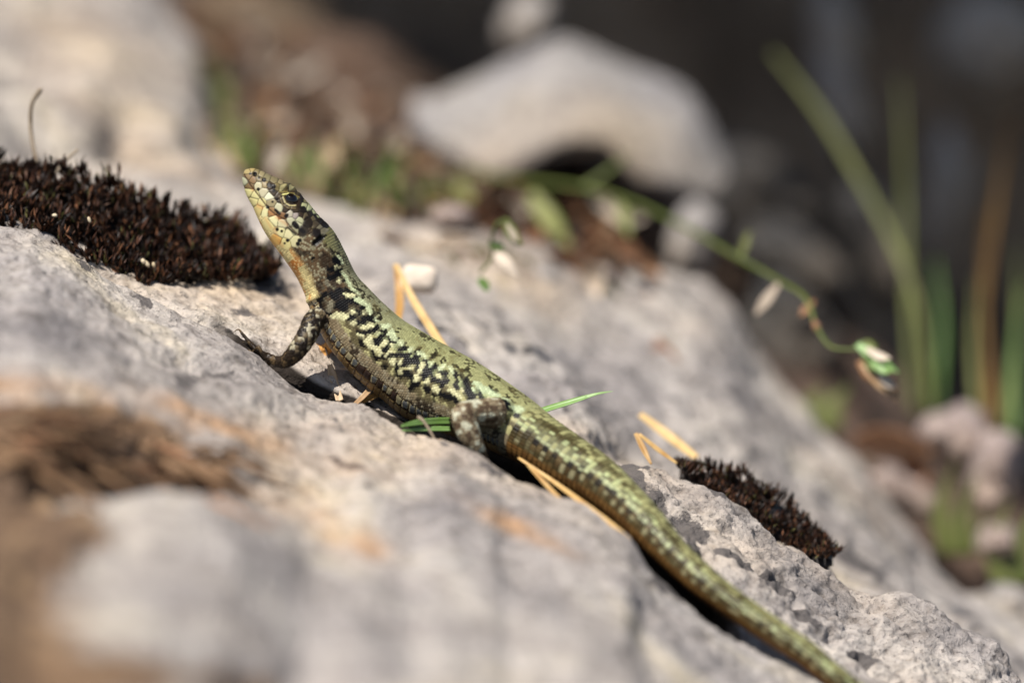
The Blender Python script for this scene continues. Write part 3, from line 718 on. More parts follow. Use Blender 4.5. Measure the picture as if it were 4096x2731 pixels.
pc = np.where((rowk == 1)[:, None], Cg(146, 120, 78) * (0.8 + 0.4 * hb[:, None]), pc)
pc = np.where((rowk >= 2)[:, None], Cg(150, 98, 52) * (0.85 + 0.3 * hb[:, None]), pc)
pc = np.where((e_ < 0.13)[:, None], Cg(70, 46, 28), pc)
BODY_C = np.where(row1[:, None], pc, BODY_C)
BODY_D = np.where(row1, 0.07 * sstep(0.0, 0.4, e_) + 0.0, BODY_D)
# ---- tail: whorls of long keeled scales
tail = sstep(S_VENT - 1.5, S_VENT + 2.5, sv_)
sj_ = sv_ / 0.92 + 0.16 * vnoise(V * 0.9, 79); rg = np.floor(sj_); fg = sj_ - rg
tc_ = absth * R0 / 0.62 + h3(rg, 0 * rg, 0 * rg, 15); tk = np.floor(tc_); ft = tc_ - tk
cst, ctt = (rg + 0.5) * 0.92, np.clip((tk + 0.5 - h3(rg, 0 * rg, 0 * rg, 15)) * 0.62 / R0, 0, np.pi)
tx, ty = pix_of(cst, ctt); wt = woff(cst, tx, ty)
hr = h3(rg, tk, 0 * rg, 7)
ph = (cst - S_VENT) / 2.05 + 0.22 * vnoise(np.stack([cst * .5, ctt, 0 * cst], -1), 16)
tcol = np.tile(Cg(144, 142, 98), (nv, 1))
def tp(colr, m_):
    global tcol
    m_ = np.clip(m_, 0, 1)[:, None]; tcol = tcol * (1 - m_) + np.asarray(colr)[None] * m_
tn = fbm(np.stack([cst * 1.0, ctt * R0, 0 * cst], -1), 1.6, 2, 55)
fade = np.exp(-np.maximum(cst - S_VENT, 0) / 55.0)
tp(Cg(48, 42, 24), 0.85 * (np.abs(wt - 0.68) < 0.10) * (tn > 0.25))
tp(Cg(162, 170, 120), sstep(0.12, 0.22, wt) * (1 - sstep(0.48, 0.58, wt)) * (0.15 + 0.6 * (np.sin(ph * 6.283 + 1) > 0.0)))
tp(Cg(70, 64, 38), 0.8 * (np.abs(wt - 0.42) < 0.3) * (tn > 0.22))
tp(Cg(84, 70, 44), (1 - sstep(0.02, 0.12, wt)))
tp(Cg(18, 15, 12), (np.abs(wt + 0.02 + 0.10 * tn) < 0.19 + 0.06 * tn) * (np.sin(ph * 6.283) > -0.1) * (0.55 + 0.45 * fade))
tp(Cg(142, 136, 104), (np.abs(wt + 0.34) < 0.15) * (np.sin(ph * 6.283 + 2.2) > 0.1) * 0.8)
tp(Cg(60, 46, 28), (np.abs(wt + 0.36) < 0.14) * (np.sin(ph * 6.283 + 2.2) < -0.3) * 0.6)
tn2 = fbm(np.stack([cst * 1.3, ctt * R0 * 1.3, 0 * cst], -1), 0.9, 2, 58)
tp(Cg(62, 54, 32), 0.75 * (tn2 > 0.12) * (wt > -0.5))
tp(Cg(170, 180, 132), 0.6 * (tn2 < -0.38) * (wt > 0.0) * (wt < 0.6))
tp(Cg(116, 84, 46), (1 - sstep(-0.62, -0.5, wt)))
tp(Cg(70, 44, 22), (1 - sstep(-0.62, -0.5, wt)) * (hr > 0.6) * 0.6)
tp(Cg(176, 182, 140), 0.55 * (np.abs(wt - 0.1) < 0.12) * (hr > 0.55))
te = np.minimum(np.minimum(fg, 1 - fg) * 2.2, np.minimum(ft, 1 - ft) * 2)
tcol = tcol * (0.86 + 0.28 * hr[:, None]) * (1 - 0.4 * (1 - sstep(0.05, 0.3, te))[:, None])
TAIL_D = 0.03 + 0.10 * fg * sstep(0, 0.3, te) + 0.03 * np.exp(-((ft - 0.5) / 0.2) ** 2)
mixw = (tail > 0.5)
COL = np.where(mixw[:, None], tcol, BODY_C); DSP = np.where(mixw, TAIL_D, BODY_D)

# ---- head shields (positions read off the photograph, drawn on both sides)
hs = [(390, 200, 150, 134, 92), (480, 158, 150, 132, 88), (400, 290, 128, 108, 78), (480, 350, 122, 98, 70), (590, 440, 176, 168, 136), (670, 560, 178, 170, 140), (770, 640, 206, 202, 172), (800, 740, 140, 128, 96),
      (950, 830, 178, 174, 142), (1130, 940, 168, 160, 140), (1235, 965, 150, 138, 130), (540, 210, 120, 108, 76), (640, 255, 138, 126, 94), (720, 300, 120, 112, 84), (600, 325, 112, 100, 72), (690, 420, 134, 118, 84), (800, 445, 66, 54, 40),
      (860, 350, 116, 106, 78), (980, 400, 136, 124, 92), (1060, 385, 84, 76, 60), (850, 560, 66, 56, 44), (930, 620, 62, 50, 34), (1000, 480, 140, 132, 92), (1150, 500, 134, 128, 92), (1280, 560, 136, 130, 96), (1180, 440, 80, 72, 56),
      (900, 470, 112, 100, 66), (1060, 540, 84, 72, 44), (1200, 560, 96, 84, 54), (1330, 640, 50, 42, 30), (1420, 700, 124, 116, 84), (1390, 800, 168, 168, 124), (1480, 830, 172, 174, 132), (1560, 900, 168, 172, 130), (1640, 985, 160, 164, 124),
      (1360, 860, 36, 30, 24), (1500, 930, 36, 30, 24), (1330, 960, 58, 46, 36), (1400, 980, 110, 98, 72), (1455, 1080, 38, 32, 26), (1560, 1000, 112, 102, 74), (1650, 1050, 30, 24, 20), (1720, 1110, 26, 22, 20), (1600, 1110, 100, 90, 70),
      (1655, 1170, 138, 132, 108), (1630, 1240, 28, 24, 22), (1700, 1235, 128, 122, 100), (1150, 1060, 172, 168, 138), (1250, 1130, 176, 174, 142), (1300, 1030, 168, 166, 132), (1220, 1230, 150, 146, 114), (1340, 1230, 44, 38, 30),
      (345, 370, 158, 158, 130), (425, 450, 112, 92, 62), (410, 560, 196, 188, 132), (525, 620, 198, 190, 136), (500, 720, 202, 192, 134), (640, 750, 194, 184, 130), (700, 890, 206, 200, 150), (800, 900, 138, 108, 72), (590, 860, 198, 180, 120),
      (850, 1060, 206, 200, 152), (770, 1130, 198, 184, 128), (1000, 1080, 190, 182, 144), (960, 1270, 208, 200, 148), (1110, 1310, 204, 196, 150), (1060, 1440, 198, 186, 128), (1210, 1400, 190, 182, 138), (900, 1380, 200, 160, 90),
      (1000, 980, 120, 88, 58), (1000, 700, 52, 42, 30), (1060, 850, 50, 40, 30), (1270, 760, 54, 46, 34), (1230, 870, 56, 46, 34)]
hs = np.array(hs, float); hx, hy = Ho[0] + hs[:, 0] / Ho[2], Ho[1] + hs[:, 1] / Ho[2]; hcl = lin(hs[:, 2:5])
vx, vy = P1x, P1y
hxq, hyq = vx[:, None], vy[:, None]
headm = (sv_ < S_HEAD + 2.5) & ~isleg
ih = np.where(headm)[0]
dd = np.hypot(vx[ih][:, None] - hx[None], vy[ih][:, None] - hy[None])
o2 = np.argpartition(dd, 1, axis=1)[:, :2]
da = np.take_along_axis(dd, o2, 1); sw = da[:, 0] > da[:, 1]
n1_ = np.where(sw, o2[:, 1], o2[:, 0]); dA_ = da.min(1); dB_ = da.max(1)
gap = dB_ - dA_
keep = np.ones(len(ih), bool)
# granules take over towards the neck: plates only where a seed is close
hfade = sstep(20, 30, dA_)
limx = 1 - sstep(-3, 3, (vx[ih] - 1290) * 0.67 + (vy[ih] - 945) * 0.74)
plate = (1 - hfade) * limx
HC = hcl[n1_] * 0.98
e1 = sstep(0.5, 5.0, gap)
HC = HC * (0.30 + 0.70 * e1[:, None])
HD = 0.07 * sstep(0.5, 7, gap)
COL[ih] = COL[ih] * (1 - plate[:, None]) + HC * plate[:, None]
DSP[ih] = DSP[ih] * (1 - plate) + HD * plate
def hmark(rows, colr, soft=2.0, amt=1.0, disp=0.0, k=4.355):
    for r in rows:
        x1, y1, x2, y2, rad = r if len(r) == 5 else (r[0], r[1], r[0], r[1], r[2])
        d = seg(vx[ih], vy[ih], 900 + x1 / k, 640 + y1 / k, 900 + x2 / k, 640 + y2 / k)
        m_ = amt * (1 - sstep(rad / k - soft, rad / k + soft, d))
        if colr is not None: COL[ih] = COL[ih] * (1 - m_[:, None]) + np.asarray(colr)[None] * m_[:, None]
        if disp: DSP[ih] += disp * (1 - sstep(rad / k * 0.2, rad / k + 3, d))
def poly(pts, rad): return [(*a, *b_, rad) for a, b_ in zip(pts[:-1], pts[1:])]
hmark([(480, 520, 30), (580, 790, 650, 830, 40), (870, 1200, 900, 1320, 30), (700, 1000, 800, 1180, 16), (900, 1000, 1080, 1120, 30), (940, 1400, 1000, 1500, 30), (760, 900, 900, 980, 22)], Cg(180, 112, 58), 6, 0.35)
hmark(poly([(330, 250), (430, 420), (540, 560), (640, 690), (760, 850), (900, 965), (1040, 1035), (1150, 1180), (1280, 1310)], 13), Cg(58, 38, 24), 2, .9, -0.05)
hmark([(440, 240, 22), (590, 310, 22), (680, 350, 40), (760, 430, 850, 470, 36), (850, 540, 32), (580, 510, 30), (740, 820, 32), (900, 670, 28), (830, 730, 22), (880, 870, 950, 940, 26), (1080, 960, 1060, 980, 32),
       (1210, 1110, 1250, 1160, 48), (1300, 660, 1340, 710, 34), (1360, 860, 58), (1560, 960, 1600, 1020, 24), (1640, 1040, 1730, 1130, 32), (910, 1210, 32), (990, 1240, 26), (1090, 1400, 32), (1040, 1450, 20), (1300, 1400, 38),
       (1270, 1460, 38), (1330, 1220, 1370, 1250, 36), (1620, 1240, 28), (1120, 1200, 1230, 1290, 14)], Cg(20, 16, 15), 2)
hmark([(1440, 1040, 1470, 1110, 66)], Cg(34, 28, 22), 2, 1, 0.03)
hmark([(520, 240, 40)], Cg(8, 6, 6), 1.5, 1, -0.30)
hmark([(1130, 700, 1170, 710, 165)], Cg(44, 34, 23), 4, .9)
hmark([(1340, 900, 1600, 1080, 70), (1560, 1120, 1700, 1220, 60)], Cg(40, 32, 24), 8, .5)
hmark(poly([(940, 560), (1080, 560), (1200, 590), (1290, 660)], 10), Cg(120, 108, 62), 1.6, .8, 0.05)
hmark(poly([(1005, 605), (1100, 595), (1200, 625), (1255, 680)], 13), Cg(196, 190, 120), 1.5, 1, 0.10)
hmark(poly([(1010, 650), (1050, 750), (1130, 800), (1230, 795)], 13), Cg(168, 156, 112), 1.5, .95, 0.08)
hmark(poly([(960, 640), (1000, 770), (1100, 840), (1230, 845)], 10), Cg(110, 96, 66), 1.5, .8, 0.05)
hmark(poly([(890, 440), (1050, 470), (1200, 500), (1320, 600)], 55), None, 2, 1, 0.22)
hmark(poly([(1570, 1450), (1690, 1350)], 58), Cg(7, 6, 6), 7, 1, -0.3)
# a fold of skin (collar) at the base of the throat
DSP += np.where(~isleg & (wv < -0.35), 0.2 * np.exp(-((sv_ - S_COLLAR) / 0.4) ** 2) * sstep(0.35, 0.7, -wv), 0)
# ---- legs
il = np.where(isleg)[0]
ln_ = np.array([n for n in lnames] + ['']); nmv = np.array(lnames)[leg[il]]
d1, d2, idh = worley(V[il] + 0.05 * vnoise(V[il] * 3)[:, None], 0.58, 41)
arm = np.char.startswith(nmv, 'near_arm') | np.char.startswith(nmv, 'near_f')
far = np.char.startswith(nmv, 'far')
hind = np.char.startswith(nmv, 'near_t')
d1h, d2h, idhh = worley(V[il], 0.40, 45)
d1 = np.where(hind, d1h, d1); d2 = np.where(hind, d2h, d2); idh = np.where(hind, idhh, idh)
n3_ = fbm(V[il], 0.85, 2, 47)
lc = np.tile(Cg(84, 68, 48), (len(il), 1))
spot = (n3_ > 0.28)[:, None]
lc = np.where(arm[:, None], np.where((idh > 0.80)[:, None], Cg(158, 150, 126), np.where((idh < 0.45)[:, None], Cg(34, 27, 21), Cg(92, 80, 60))), lc)
fore = arm & ((nmv != 'near_arm') | (ls[il] > 30))
lc = np.where(fore[:, None], np.where((n3_ > 0.35)[:, None], Cg(86, 70, 48), Cg(46, 36, 26)) * (0.75 + 0.4 * idh[:, None]), lc)
lc = np.where(hind[:, None], np.where(spot, Cg(190, 188, 164), np.where((n3_ < -0.2)[:, None], Cg(88, 72, 56), Cg(134, 120, 96))) * (0.85 + 0.25 * idh[:, None]), lc)
lc = np.where(far[:, None], Cg(204, 150, 84) * (0.85 + 0.25 * idh[:, None]), lc)
sm_ = sstep(0.0, 0.14, d2 - d1)
COL[il] = lc * (0.4 + 0.6 * sm_[:, None]); DSP[il] = 0.09 * sstep(0, 0.35, d2 - d1)
thin = np.array([('_f' in n) or (n.startswith('near_t') and n != 'near_thigh') for n in nmv])
DSP[il] *= np.where(thin, 0.5, 1.0)
V2 = V + NV * (DSP - 0.04)[:, None]
lizard = mesh_obj('lizard', V2, F, M_SKIN, colattr=np.clip(COL, 0, 1) * 0.92, origin=tab(np.array([S_VENT]), Cc)[0] * 1.0)
ORG['lizard'] = list(tab(np.array([S_VENT]), Cc)[0])
tag(lizard, 'green and black spotted wall lizard with raised head basking on the limestone', 'lizard')
# eyes
ex, ey = 900 + 1150 / 4.355, 640 + 700 / 4.355
can = np.where(headm & (theta > 0.2) & (theta < 2.4))[0]
ke = can[np.argmin((P1x[can] - ex) ** 2 + (P1y[can] - ey) ** 2)]
se_, te_ = sv_[ke], theta[ke]
for sgn in (1, -1):
    p0 = loft(np.array([se_]), np.array([sgn * te_]))[0]
    c0 = tab(np.array([se_]), Cc)[0]; nrm_e = nrm(p0 - c0)
    nrm_e = nrm(nrm_e * 0.3 + nrm(tab(np.array([se_]), Ss)[0]) * sgn)
    R_e = 1.0; cen = p0 - nrm_e * (R_e - 0.36)
    tE = nrm(tab(np.array([se_]), Tt)[0] - (tab(np.array([se_]), Tt)[0] @ nrm_e) * nrm_e); bE = np.cross(nrm_e, tE)
    vv, ff = [], []
    for i in range(13):
        a = math.pi * i / 12 * 0.72
        for j in range(24):
            t = 2 * math.pi * j / 24
            vv.append(cen + R_e * (math.cos(a) * nrm_e + math.sin(a) * (1.12 * math.cos(t) * tE + 0.95 * math.sin(t) * bE)))
    ff = [tuple(f) for f in grid_faces(13, 24, True)]
    eo = mesh_obj('eye', np.array(vv), ff, M_EYE, parent=lizard, origin=cen)
    eo['label'] = 'glossy black eye'; ORG[eo.name] = list(cen)
    rv, rf = tube(np.array([cen + R_e * 0.80 * (1.12 * math.cos(t) * tE + 0.95 * math.sin(t) * bE) + nrm_e * R_e * 0.52 for t in np.linspace(0, 6.28, 25)]), np.full(25, 0.045), 6, False)
    mesh_obj('iris_ring', rv, rf, M_IRIS, parent=eo, origin=cen)
# claws
def claw(a, b_, c, r=0.16):
    pts = spline(np.array([a, b_, c]), 5); v_, f_ = tube(pts, np.linspace(r, 0.03, len(pts)), 7)
    o = mesh_obj('claw', v_, f_, M_CLAW, parent=lizard, origin=a); return o
claw(W(*A4(345, 325), -1.5), W(*A4(285, 262), -1.5), W(*A4(200, 318), -1.6), .2)
for nm in lnames:
    if '_f' in nm and nm != 'near_f1' and 'thigh' not in nm:
        Pl, R_ = limbs[nm]; t_ = nrm(Pl[-1] - Pl[-3]); claw(Pl[-1], Pl[-1] + t_ * 0.45 + UPV * 0.08, Pl[-1] + t_ * 0.8 - UPV * 0.12, .12)
# ------------------------------------------------------------------ moss cushions
rng = np.random.default_rng(7)
def moss(name, label, footprint, n, h0, h1, lmin, lmax, seed, stalks=()):
    """footprint: function returning base points (n,3) and cushion height; shoots of narrow pointed leaves on a low mound"""
    rg_ = np.random.default_rng(seed)
    base, up, hgt = footprint(rg_, n)
    clump = np.stack([vnoise(base / 2.6, 90 + k) for k in range(4)], -1)
    org = base.mean(0)
    e = empty(name, org); tag(e, label, 'moss')
    VV, FF, CC = [], [], []
    o = 0
    for i in range(len(base)):
        b0 = base[i]; cl = clump[i]; tilt = nrm(up + rg_.normal(0, 0.2, 3) + 0.55 * cl[:3] * np.array([1, 1, .3])); L = rg_.uniform(h0, h1) * (0.85 + 0.55 * cl[3])
        tip = b0 + tilt * L
        nl_ = rg_.integers(7, 12); hue = rg_.random()
        for k in range(nl_):
            f = rg_.uniform(0.25, 1.0); st = b0 + tilt * L * f * 0.92
            az = rg_.uniform(0, 2 * np.pi); a = nrm(np.cross(tilt, [0.3, 0.5, 0.8])); bq = np.cross(tilt, a)
            outd = a * math.cos(az) + bq * math.sin(az)
            spread = rg_.uniform(0.25, 0.75) * (1.1 - 0.6 * f)
            dr = nrm(tilt + outd * spread); l = rg_.uniform(lmin, lmax); wd = l * rg_.uniform(0.10, 0.16)
            sd = nrm(np.cross(dr, outd)); mid = st + dr * l * 0.45 + outd * 0.03 * l; end = st + dr * l + outd * l * 0.06
            VV += [st - sd * wd * .5, st + sd * wd * .5, mid - sd * wd, mid + sd * wd, mid - outd * wd * .6, end]
            FF += [(o, o + 4, o + 2), (o, o + 1, o + 4), (o + 1, o + 3, o + 4), (o + 2, o + 4, o + 5), (o + 4, o + 3, o + 5)]
            r_ = rg_.random()
            c = Cg(36, 24, 18) if r_ < 0.5 else (Cg(76, 46, 30) if r_ < 0.80 else (Cg(120, 80, 54) if r_ < .95 else Cg(92, 88, 48)))
            c = c * (0.34 + 0.62 * hue) * np.array([1.0, .98, .95])
            CC += [c] * 6; o += 6
    ob = mesh_obj('moss_shoots', np.array(VV), FF, M_MOSS, parent=e, smooth=False, colattr=np.array(CC), origin=org)
    tag(ob, kind='stuff')
    return e
def fp_screen(poly_bottom, poly_top, dfun):
    """base points spread in a band of the photo whose depth comes from the rock it grows on"""
    def f(rg_, n):
        xs = rg_.uniform(poly_bottom[0][0], poly_bottom[-1][0], n); t = rg_.random(n)
        yb_ = np.interp(xs, *np.array(poly_bottom).T); yt_ = np.interp(xs, *np.array(poly_top).T)
        ys = yb_ * (1 - t) + yt_ * t
        p = W(xs * q, ys * q, dfun(xs, t)) 
        return p, nrm(np.array([0.12, -0.1, 1.0])), 1
    return f
# big cushion on the left: front foot stands just behind the crest, its back rises with the rock
MB = [(-160, 520), (0, 540), (100, 560), (200, 610), (300, 662), (400, 668), (500, 655), (600, 650), (632, 640)]
MT = [(-160, 330), (0, 400), (100, 405), (200, 420), (300, 452), (400, 492), (500, 520), (580, 575), (632, 625)]
moss('moss_cushion', 'large dark brown moss cushion left of the lizard head', fp_screen(MB, MT, lambda x, t: np.interp(x, [0, 300, 400, 500, 632], [7, 7.5, 12, 16, 20]) + 15 * t), 1900, 1.4, 3.8, 0.9, 2.2, 3)
# solid heart of the cushion so no rock shows between the shoots
def mound(parent, bot, top, d0, d1, label=None):
    nx, nt2 = 70, 26
    xs = np.linspace(bot[0][0], bot[-1][0], nx); t = np.linspace(0, 1, nt2)
    XX, TT = np.meshgrid(xs, t)
    yb_ = np.interp(xs, *np.array(bot).T); yt_ = np.interp(xs, *np.array(top).T)
    YY = yb_ * (1 - TT) + yt_ * TT
    edge = np.minimum(XX - xs[0], xs[-1] - XX) / 40
    p = W(XX * q, YY * q, (d0(XX) if callable(d0) else d0) + d1 * TT)
    tk_ = np.clip((yb_ - yt_) / 60.0, 0, 1)[:, None]; p[0] += tk_ * np.array([0, 1.0, -4.0]); p[-1] += tk_ * np.array([0, 3, -6.0]); p[:, 0] += [0, 2, -1.0]; p[:, -1] += [0, 2, -1.0]
    p = p + (fbm(p, 3, 3, 8) * 0.8)[..., None] * np.array([0, -.3, 1.0])
    return mesh_obj('moss_base', p.reshape(-1, 3), grid_faces(nt2, nx), M_MOSS, parent=parent, colattr=np.tile(Cg(28, 20, 16), (nx * nt2, 1)) * (0.7 + 0.5 * rng.random((nx * nt2, 1))), origin=ORG[parent.name])
mound(bpy.data.objects['moss_cushion'], MB, MT, lambda x: np.interp(x, [0, 300, 400, 500, 632], [7.8, 8.3, 12.8, 17, 21]), 15)
def add_tube(name, pts, rad, mat, label, cat, group=None, parent=None, n=8, nseg=8):
    pts = np.asarray(pts, float); sp = spline(np.column_stack([pts, rad]), n)
    v_, f_ = tube(sp[:, :3], sp[:, 3], nseg)
    o = mesh_obj(name, v_, f_, mat, parent=parent, origin=pts[0])
    if parent is None: tag(o, label, cat, group)
    return o
def Q(x, y, d): return W(x * q, y * q, d)
mc = bpy.data.objects['moss_cushion']
add_tube('stalk', [Q(84, 372, 20), Q(76, 335, 21), Q(70, 290, 22), Q(73, 240, 22), Q(92, 208, 22)], [.35, .33, .32, .32, .42], M_STALK, None, None, parent=mc)
add_tube('stalk', [Q(130, 395, 20), Q(150, 370, 21), Q(178, 345, 22)], [.3, .27, .22], M_STALK, None, None, parent=mc)
MB2 = [(1562, 1085), (1600, 1125), (1680, 1185), (1760, 1240), (1840, 1288), (1915, 1285)]
MT2 = [(1562, 1078), (1590, 1078), (1660, 1085), (1740, 1112), (1820, 1178), (1890, 1240), (1915, 1275)]
m2 = moss('moss_cushion', 'small black moss cushion behind the rock ridge beside the lizard tail', fp_screen(MB2, MT2, lambda x, t: 11 + 9 * t), 700, 1.0, 2.2, 0.6, 1.4, 5)
mound(m2, MB2, MT2, 11.8, 9)
# pale seeds caught in the moss
def ellipsoid(c, ax, r, mat, name, label, cat, group=None, seed=0, rough=0.08, sub=2):
    """smooth lumpy body: r = three half sizes along ax rows"""
    nu, nv2 = 10 * sub, 7 * sub
    u = np.linspace(0, 2 * np.pi, nu, endpoint=False); v_ = np.linspace(0.0, np.pi, nv2)
    Uq, Vq = np.meshgrid(u, v_)
    dirs = np.stack([np.sin(Vq) * np.cos(Uq), np.sin(Vq) * np.sin(Uq), np.cos(Vq)], -1)
    rr = 1 + rough * fbm(dirs * 2.2 + seed, 1.0, 3, seed)
    pts = c + (dirs * rr[..., None] * r) @ ax
    o = mesh_obj(name, pts.reshape(-1, 3), grid_faces(nv2, nu, True), mat, origin=c)
    return tag(o, label, cat, group)
AX = np.eye(3)
def axes(ang):  # in the picture plane
    a = math.radians(ang)
    x = RGT * math.cos(a) - UPV * math.sin(a); y = RGT * math.sin(a) + UPV * math.cos(a)
    return np.array([x, y, -FWD])
for (x, y, a, L, w_) in [(329, 600, 60, .55, .4), (337, 606, 50, .75, .42), (353, 608, 80, .5, .36), (126, 495, 10, .5, .36), (205, 505, 70, .6, .3)]:
    ellipsoid(Q(x, y, np.interp(x, [0, 300, 400], [7, 7.5, 11]) + (0 if y > 480 else 6)), axes(a), (L * .8, w_ * .8, w_ * .8), M_SEED, 'seed', 'tiny pale seed caught in the dark moss cushion', 'seed', 'pale seeds in the moss', int(x))

# ------------------------------------------------------------------ straws, blades and scraps around the lizard
def blade(name, pts, wid, mat, label, cat, group=None, parent=None, fold=0.35, up=None, thick=0.12):
    """folded strip with thickness"""
    pts = np.asarray(pts, float); sp = spline(np.column_stack([pts, wid]), 8)
    p, wd = sp[:, :3], sp[:, 3]
    T = nrm(np.gradient(p, axis=0)); up = np.array([0, -0.5, 0.85]) if up is None else np.asarray(up, float)
    Sd = nrm(np.cross(T, up)); Nn_ = np.cross(Sd, T)
    cols_ = [(-1, 0), (-.5, -fold * .55), (0, -fold), (.5, -fold * .55), (1, 0)]
    top = np.stack([p + Sd * (wd * a)[:, None] + Nn_ * (wd * b_)[:, None] for a, b_ in cols_], 1)
    bot = top - Nn_[:, None] * (thick * np.minimum(1, wd / wd.max()))[:, None, None]
    n = len(p); Vv = np.vstack([top.reshape(-1, 3), bot.reshape(-1, 3)]); o = n * 5
    Ff = [tuple(f) for f in grid_faces(n, 5)] + [tuple(x + o for x in f[::-1]) for f in grid_faces(n, 5)]
    for i in range(n - 1):
        Ff.append((i * 5, (i + 1) * 5, o + (i + 1) * 5, o + i * 5)); Ff.append((i * 5 + 4, o + i * 5 + 4, o + (i + 1) * 5 + 4, (i + 1) * 5 + 4))
    Ff.append((0, o, o + 1, 1)); Ff.append((1, o + 1, o + 2, 2)); Ff.append((2, o + 2, o + 3, 3)); Ff.append((3, o + 3, o + 4, 4))
    k = (n - 1) * 5
    for j in range(4): Ff.append((k + j, k + j + 1, o + k + j + 1, o + k + j))
    ob = mesh_obj(name, Vv, Ff, mat, parent=parent, origin=pts[0])
    if parent is None: tag(ob, label, cat, group)
    return ob
blade('straw', [Q(1212, 1066, -17), Q(1236, 1092, -19), Q(1276, 1134, -22), Q(1318, 1172, -26)], [.18, .3, .3, .08], M_STRAW, 'short golden straw lying in the gap under the tail base', 'straw')
blade('straw', [Q(1190, 1050, -12), Q(1270, 1104, -16), Q(1340, 1155, -21), Q(1400, 1200, -25), Q(1449, 1236, -28)], [.2, .34, .44, .42, .12], M_STRAW, 'long golden straw running along the underside of the tail', 'straw')
blade('cut_grass', [Q(1215, 953, 4), Q(1260, 937, 3.5), Q(1310, 922, 3), Q(1352, 909, 3)], [.55, .55, .5, .32], M_CUT, 'green grass blade sticking out behind the lizard hip', 'grass blade', fold=.25)
blade('cut_grass', [Q(1345, 911, 3), Q(1375, 903, 3), Q(1408, 898, 3.5)], [.32, .2, .04], M_CUT, 'frayed green grass tip beyond the blade behind the hip', 'grass blade', fold=.25)
blade('cut_grass', [Q(922, 978, -15), Q(960, 970, -12), Q(1000, 967, -9), Q(1035, 966, -7)], [.15, .42, .5, .5], M_CUT, 'upper of two green grass blades poking out beside the hind knee', 'grass blade', fold=.2, up=[0, -.9, .4])
blade('cut_grass', [Q(925, 988, -15), Q(960, 985, -12), Q(1000, 984, -9.5), Q(1035, 984, -8)], [.12, .3, .38, .35], M_CUT, 'lower of two green grass blades poking out beside the hind knee', 'grass blade', fold=.2, up=[0, -.8, .6])
add_tube('dry_twig', [Q(962, 958, -14), Q(972, 966, -14.5), Q(985, 985, -15), Q(1000, 1012, -16)], [.3, .22, .2, .18], M_STALK, 'thin curled brown stem in front of the green blades', 'twig')
ellipsoid(Q(1012, 1018, -17), axes(20), (.9, .6, .6), M_HUSK, 'seed_husk', 'small tan husk on the rock edge below the green blades', 'husk', seed=4)
blade('dry_husk', [Q(958, 1000, -15), Q(975, 1004, -15.5), Q(990, 1010, -16)], [.15, .32, .1], M_PALELEAF, 'pale torn scrap on the rock edge below the green blades', 'scrap')
# dry straws standing behind the lizard's shoulder
blade('straw', [Q(908, 606, 30), Q(916, 650, 29), Q(918, 700, 26), Q(913, 740, 22)], [.35, .6, .62, .5], M_STRAW, 'upright golden straw behind the lizard shoulder', 'straw')
blade('straw', [Q(910, 606, 30), Q(945, 680, 26), Q(985, 745, 22), Q(1020, 800, 18), Q(1042, 832, 15)], [.3, .55, .62, .62, .5], M_STRAW, 'slanting golden straw behind the lizard back', 'straw')
blade('straw', [Q(1460, 994, 12), Q(1478, 1030, 11), Q(1496, 1066, 10)], [.3, .45, .15], M_STRAW, 'short forked straw leaning on the ridge behind the tail', 'straw')
blade('straw', [Q(1468, 996, 13), Q(1510, 1030, 12.5), Q(1556, 1064, 12)], [.25, .38, .2], M_STRAW, 'thin straw slanting to the small black moss', 'straw')
blade('straw', [Q(1470, 950, 34), Q(1530, 995, 32), Q(1600, 1050, 28)], [.5, .8, .6], M_STRAW, 'broad straw on the slab above the small black moss', 'straw')
blade('dead_stalk', [Q(1400, 690, 105), Q(1450, 740, 98), Q(1520, 800, 90), Q(1570, 850, 84)], [.8, 1.3, 1.2, .5], M_DRYLEAF, 'reddish dead stalk lying down the sunlit slab', 'stalk')
# scraps under the belly
def husk(pts, wid, label, cat='husk', mat=None):
    return blade('dry_husk', pts, wid, mat or M_HUSK, label, cat, fold=.5)
husk([Q(757, 836, 1.4), Q(764, 862, 0.4), Q(772, 890, -1.1), Q(780, 918, -2.6)], [.35, .62, .5, .55], 'curled brown husk standing below the lizard chest')
husk([Q(782, 847, 3.4), Q(806, 846, 2.4), Q(834, 852, 1.4)], [.06, .42, .4], 'small pointed tan husk touching the lizard belly')
husk([Q(812, 930, -3.6), Q(832, 912, -2.6), Q(846, 897, -1.6)], [.3, .4, .42], 'broken tan twig stub below the lizard belly')
husk([Q(828, 924, -2.6), Q(860, 908, -0.6), Q(890, 892, 1.4)], [.35, .5, .45], 'flat yellow straw scrap below the lizard belly', 'straw', M_STRAW)
husk([Q(850, 880, 1.4), Q(846, 900, 0.4), Q(838, 920, -0.6)], [.5, .4, .2], 'grey brown sheath hanging under the lizard belly')
add_tube('dry_twig', [Q(748, 800, 6), Q(752, 815, 6), Q(757, 838, 6)], [.14, .13, .1], M_TWIG, 'thin dark stem under the lizard chest', 'twig')

